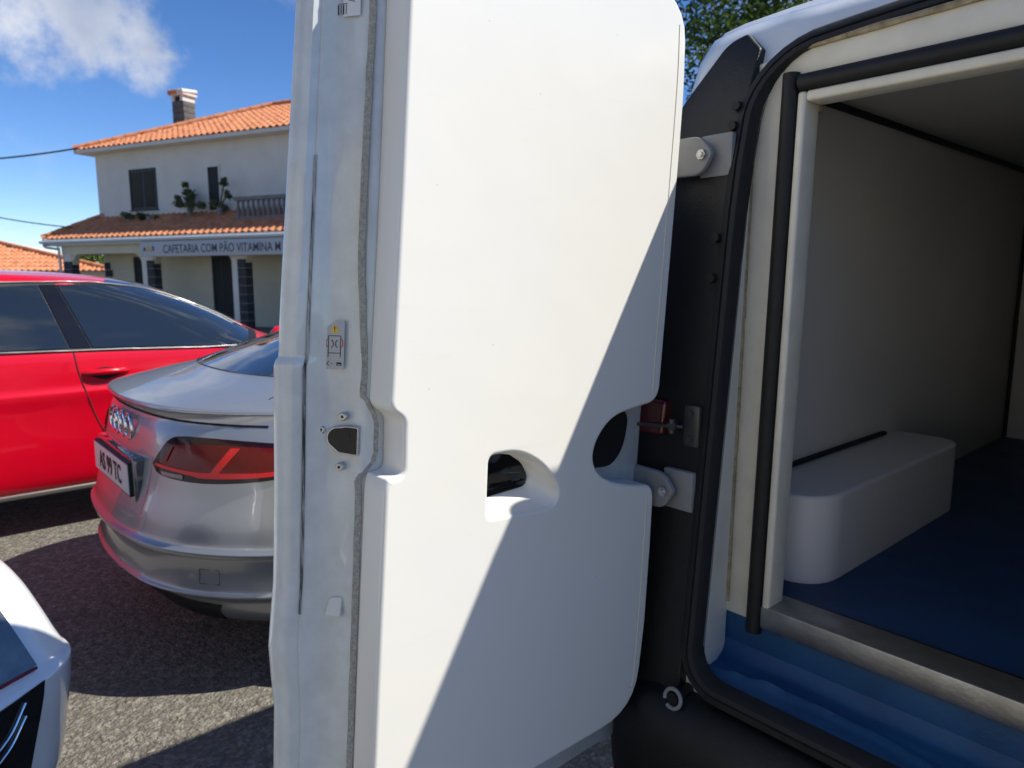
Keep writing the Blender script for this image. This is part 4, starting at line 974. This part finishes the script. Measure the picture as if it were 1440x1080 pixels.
    # porch beam with curved haunches, columns with dark stone quoins
    b = MB(); b.box(-.30, W, -1.18, -.92, 2.16, 2.44); b.box(-.30, -.04, -.92, 0, 2.16, 2.44)
    cols = [(-.28, .12), (3.35, 3.85), (6.95, 7.45), (10.6, 11.1), (14.3, 14.8)]
    for x0, x1 in cols:
        for xe, sg in ((x0, -1), (x1, 1)):
            if xe < -.2: continue
            pts = [(xe, -1.15, 2.17)]+[(xe+sg*.42*(1-math.cos(a)), -1.15, 1.75+.42*math.sin(a)) for a in [math.pi/2*k/6 for k in range(7)]]
            n = len(pts); b.add(pts+[(x, -.95, z) for x, y, z in pts], [tuple(range(n)), tuple(range(2*n-1, n-1, -1))]+[(i, (i+1) % n, n+(i+1) % n, n+i) for i in range(n)])
    b.build('porch_beam', 'plaster_cream', house)
    for x0, x1 in cols:
        col = empty('porch_column', (x0, -1.05, 0)); col.parent = house; wd = x1-x0
        b = MB(); b.box(0, wd, -.12, .12, 0, 2.17); b.build('shaft', 'plaster', col)
        for k in range(8):
            b = MB(); z = .02+k*.24
            b.box(wd*.42 if wd > .45 else .02, wd+.012, -.135, .13, z, z+.234); b.build('quoin', 'basalt', col, 35, .012)
    for k in range(8):
        b = MB(); b.box(.06, .42-.1*(k % 2), -.03, .02, .02+k*.24, .245+k*.24); b.build('quoin', 'basalt', wall, 35, .01)
    # cafe doors and dark opening
    for (x0, x1) in ((1.55, 1.98), (5.0, 5.95), (9.0, 9.9)):
        b = MB(); b.box(x0, x1, -.012, .0, .05, 2.02); d = b.build('doorway', 'dark_room', house)
        b = MB(); b.box(x0-.07, x0, -.03, 0, .05, 2.09); b.box(x1, x1+.07, -.03, 0, .05, 2.09); b.box(x0, x1, -.03, 0, 2.02, 2.09); b.build('door_frame', 'basalt', d)
        b = MB(); b.box(x0+.32*(x1-x0), x0+.36*(x1-x0), -.02, -.012, .05, 2.02); b.build('door_stile', 'shutter', d)
    return wall
build_house()
# sign board on the porch edge
sg_root = empty('cafe_sign', Vector((-13.5, 23.85, 0))+Matrix.Rotation(HA, 3, 'Z') @ Vector((3.72, -1.45, 2.03)), HA, 'long grey cafe sign board with dark capital lettering under the porch eave', 'sign')
b = MB(); b.box(0, 6.4, -.03, .02, 0, .42); b.build('board', 'sign_board', sg_root, 35, .004)
text_mesh('lettering', 'CAFETARIA COM PÃO VITAMINA M', .33, 'sign_ink', lambda x, y, z: (.95+x, -.034-z, .095+y), sg_root, .004, .0015, 'LEFT', .83)
for k, (dx, mm) in enumerate(((.14, 'sign_ink'), (.26, 'sign_yellow'), (.36, 'sign_yellow'), (.50, 'sign_ink'))):
    b = MB(); b.tube([(dx+.05, -.036, .22+.03*(k % 2)), (dx+.05, -.03, .22+.03*(k % 2))], .045, 8); b.tube([(dx, -.037, .17), (dx+.10, -.037, .19)], .012, 6); b.build('logo_mark', mm, sg_root)

# neighbour roof beyond the red car
nb = empty('neighbour_house', (-24.0, 30.0, 0), 0, 'low neighbouring house with an orange tiled hip roof beyond the red car', 'house')
b = MB(); b.box(-11, 6.9, .1, 6, 0, 1.70); b.build('wall', 'plaster', nb)
A, B, r0, r1 = (-12, -.7, 1.70), (7.9, -.7, 1.70), (-8, 3, 3.20), (-.4, 3, 3.20)
rf = mk('roof', [A, B, r1, r0, (7.9, 6.7, 1.70), (-12, 6.7, 1.70)], [(0, 1, 2, 3), (1, 4, 2), (4, 5, 3, 2), (5, 0, 3)], 'plaster', nb, 0)
tiled_slope('roof_tiles', A, B, r0, r1, rf, .25, .42, .05); ridge_tiles(rf, Vector(B)+Vector((0, 0, .05)), Vector(r1)+Vector((0, 0, .08))); ridge_tiles(rf, Vector(r0)+Vector((0, 0, .08)), Vector(r1)+Vector((0, 0, .08)))

# ------------------------------------------------------------ vegetation
def leaves(name, parent, blobs, n, size, m, seed=1):
    rnd = random.Random(seed); v = []; f = []
    clumps = []
    for (c, r_) in blobs:
        for k in range(max(3, int(18*r_[0]*r_[2])+4)):
            d = Vector((rnd.gauss(0, 1), rnd.gauss(0, 1), rnd.gauss(0, 1))).normalized()*rnd.uniform(.45, 1.0)
            clumps.append((Vector((c[0]+d.x*r_[0], c[1]+d.y*r_[1], c[2]+d.z*r_[2])), .33*min(r_)*rnd.uniform(.6, 1.3)))
    for i in range(n):
        c, cr_ = rnd.choice(clumps); d = Vector((rnd.gauss(0, .55), rnd.gauss(0, .55), rnd.gauss(0, .45)))*cr_
        p = c+d; a = Vector((rnd.gauss(0, 1), rnd.gauss(0, 1), rnd.gauss(0, .6)-.2)).normalized(); s_ = size*rnd.uniform(.6, 1.4)
        t = a.cross(Vector((rnd.gauss(0, 1), rnd.gauss(0, 1), rnd.gauss(0, 1)))).normalized()
        b0 = len(v); v += [p, p+a*s_*.5+t*s_*.22, p+a*s_, p+a*s_*.5-t*s_*.22]; f.append((b0, b0+1, b0+2, b0+3))
    return mk(name, v, f, m, parent, 0)
def tree(loc, label, h, blobs, n, size, m, seed):
    root = empty('tree', loc, 0, label, 'tree'); b = MB()
    b.tube(smooth_path([(0, 0, -.1), (.08, .03, h*.25), (-.05, .1, h*.5), (.1, .05, h*.8)], 5), [.22*h/7*(1-.7*k/15) for k in range(16)], 10)
    rnd = random.Random(seed)
    for c, r_ in blobs:
        z0 = h*rnd.uniform(.3, .5); b.tube(smooth_path([(0, .05, z0), (c[0]*.5, c[1]*.5, z0+(c[2]-z0)*.6), tuple(c)], 4), [.09*h/7*(1-.85*k/8) for k in range(9)], 7)
    b.build('trunk', 'bark', root, 60); leaves('crown', root, blobs, n, size, m, seed)
tree((4.4, 14.2, 0), 'leafy dark green tree rising behind the van roof', 7, [((-.8, 0, 6.4), (1.7, 1.7, 1.2)), ((1.2, .3, 6.8), (1.7, 1.6, 1.3)), ((.2, -.8, 5.2), (2.0, 1.6, 1.0)), ((.3, .6, 7.9), (1.5, 1.4, 1.1)), ((-2.2, .2, 5.4), (1.2, 1.2, .9))], 16000, .13, 'leaf_dark', 5)
tree((-18.2, 31.2, 0), 'rounded bright green tree seen through the open porch side', 2.6, [((0, 0, 2.1), (1.0, 1.0, .75)), ((.7, .1, 1.8), (.8, .8, .6)), ((-.7, 0, 1.9), (.7, .7, .6))], 3500, .16, 'leaf', 8)
def on_house(x, y, z): return Vector((-13.5, 23.85, 0))+Matrix.Rotation(HA, 3, 'Z') @ Vector((x, y, z))
def shrub(x, y, z, label, blobs, n, size, seed, stalks=()):
    root = empty('potted_plant', on_house(x, y, z), HA, label, 'plant'); b = MB()
    b.tube([(0, 0, -.05), (0, 0, .02), (0, 0, .24)], [.06, .07, .09], 12); b.build('pot', 'concrete', root)
    b = MB()
    for (p, q) in stalks: b.tube(smooth_path([(0, 0, .2), ((p*.4), 0, q*.7), (p, 0, q)], 4), .012, 5)
    for c, r_ in blobs: b.tube([(0, 0, .2), c], .014, 5)
    b.build('stem', 'bark', root); leaves('foliage', root, blobs, n, size, 'leaf_grey', seed)
shrub(4.55, -.35, 3.2, 'bushy plant standing under the narrow upper window', [((-.2, 0, .55), (.45, .25, .28)), ((.25, 0, .4), (.4, .25, .22)), ((-.05, 0, .85), (.18, .15, .22))], 2200, .10, 3)
shrub(5.75, -.35, 3.2, 'tall thin flowering plant beside the narrow upper window', [((.0, 0, .35), (.4, .2, .2)), ((.25, 0, .95), (.12, .1, .1)), ((.35, 0, .6), (.12, .1, .12))], 900, .09, 4, ((.3, 1.0), (.4, .65)))
shrub(2.0, -.45, 3.05, 'low trailing plant under the shuttered window', [((0, 0, .28), (.55, .2, .12)), ((.7, 0, .22), (.45, .2, .1))], 1200, .09, 6)
shrub(2.9, -.45, 3.05, 'small low plant at the right of the shuttered window', [((0, 0, .22), (.35, .2, .1))], 260, .08, 9)

# ------------------------------------------------------------ wires and their pole
pole = empty('utility_pole', (-24.0, 22.5, 0), 0, 'wooden utility pole carrying the house wires', 'pole')
b = MB(); b.tube([(0, 0, 0), (0, 0, 3), (0, 0, 7)], [.14, .12, .10], 12); b.build('pole_shaft', 'timber_pole', pole)
b = MB(); b.box(-.5, .5, -.05, .05, 6.2, 6.32); b.build('crossarm', 'timber_pole', pole)
def wire(p, q, sag, label, r):
    P, Q = Vector(p), Vector(q); pts = []
    for k in range(31):
        t = k/30; x = P.lerp(Q, t); x.z -= sag*4*t*(1-t); pts.append(x)
    bb = MB(); bb.tube(pts, r, 6); tag(bb.build('overhead_wire', 'cable', None, 60), label, 'wire', 'wires to the house')
wire((-24.0, 22.5, 5.28), on_house(-.2, -.42, 5.52), .42, 'upper dark wire running to the upper roof corner', .028)
wire((-24.0, 22.5, 6.1), on_house(.05, -1.0, 3.0), .55, 'lower dark wire running down to the porch roof', .020)

# ------------------------------------------------------------ unseen cream wall added behind the camera to bounce warm light into the van
gw = empty('added_fill_wall', van_to_world((.3, -4.6, 0)), -VAN_YAW, 'long cream wall with stone coping, added behind the camera for warm fill light', 'wall')
b = MB(); b.box(-4.4, 5, -.12, .12, -.05, 3.1); b.build('render', 'plaster_cream', gw, 35, .01)
for k in range(9):
    b = MB(); b.box(-4.45+k*1.05+.006, -3.4+k*1.05-.006, -.17, .17, 3.1, 3.18); b.build('coping_stone', 'concrete', gw, 35, .01)
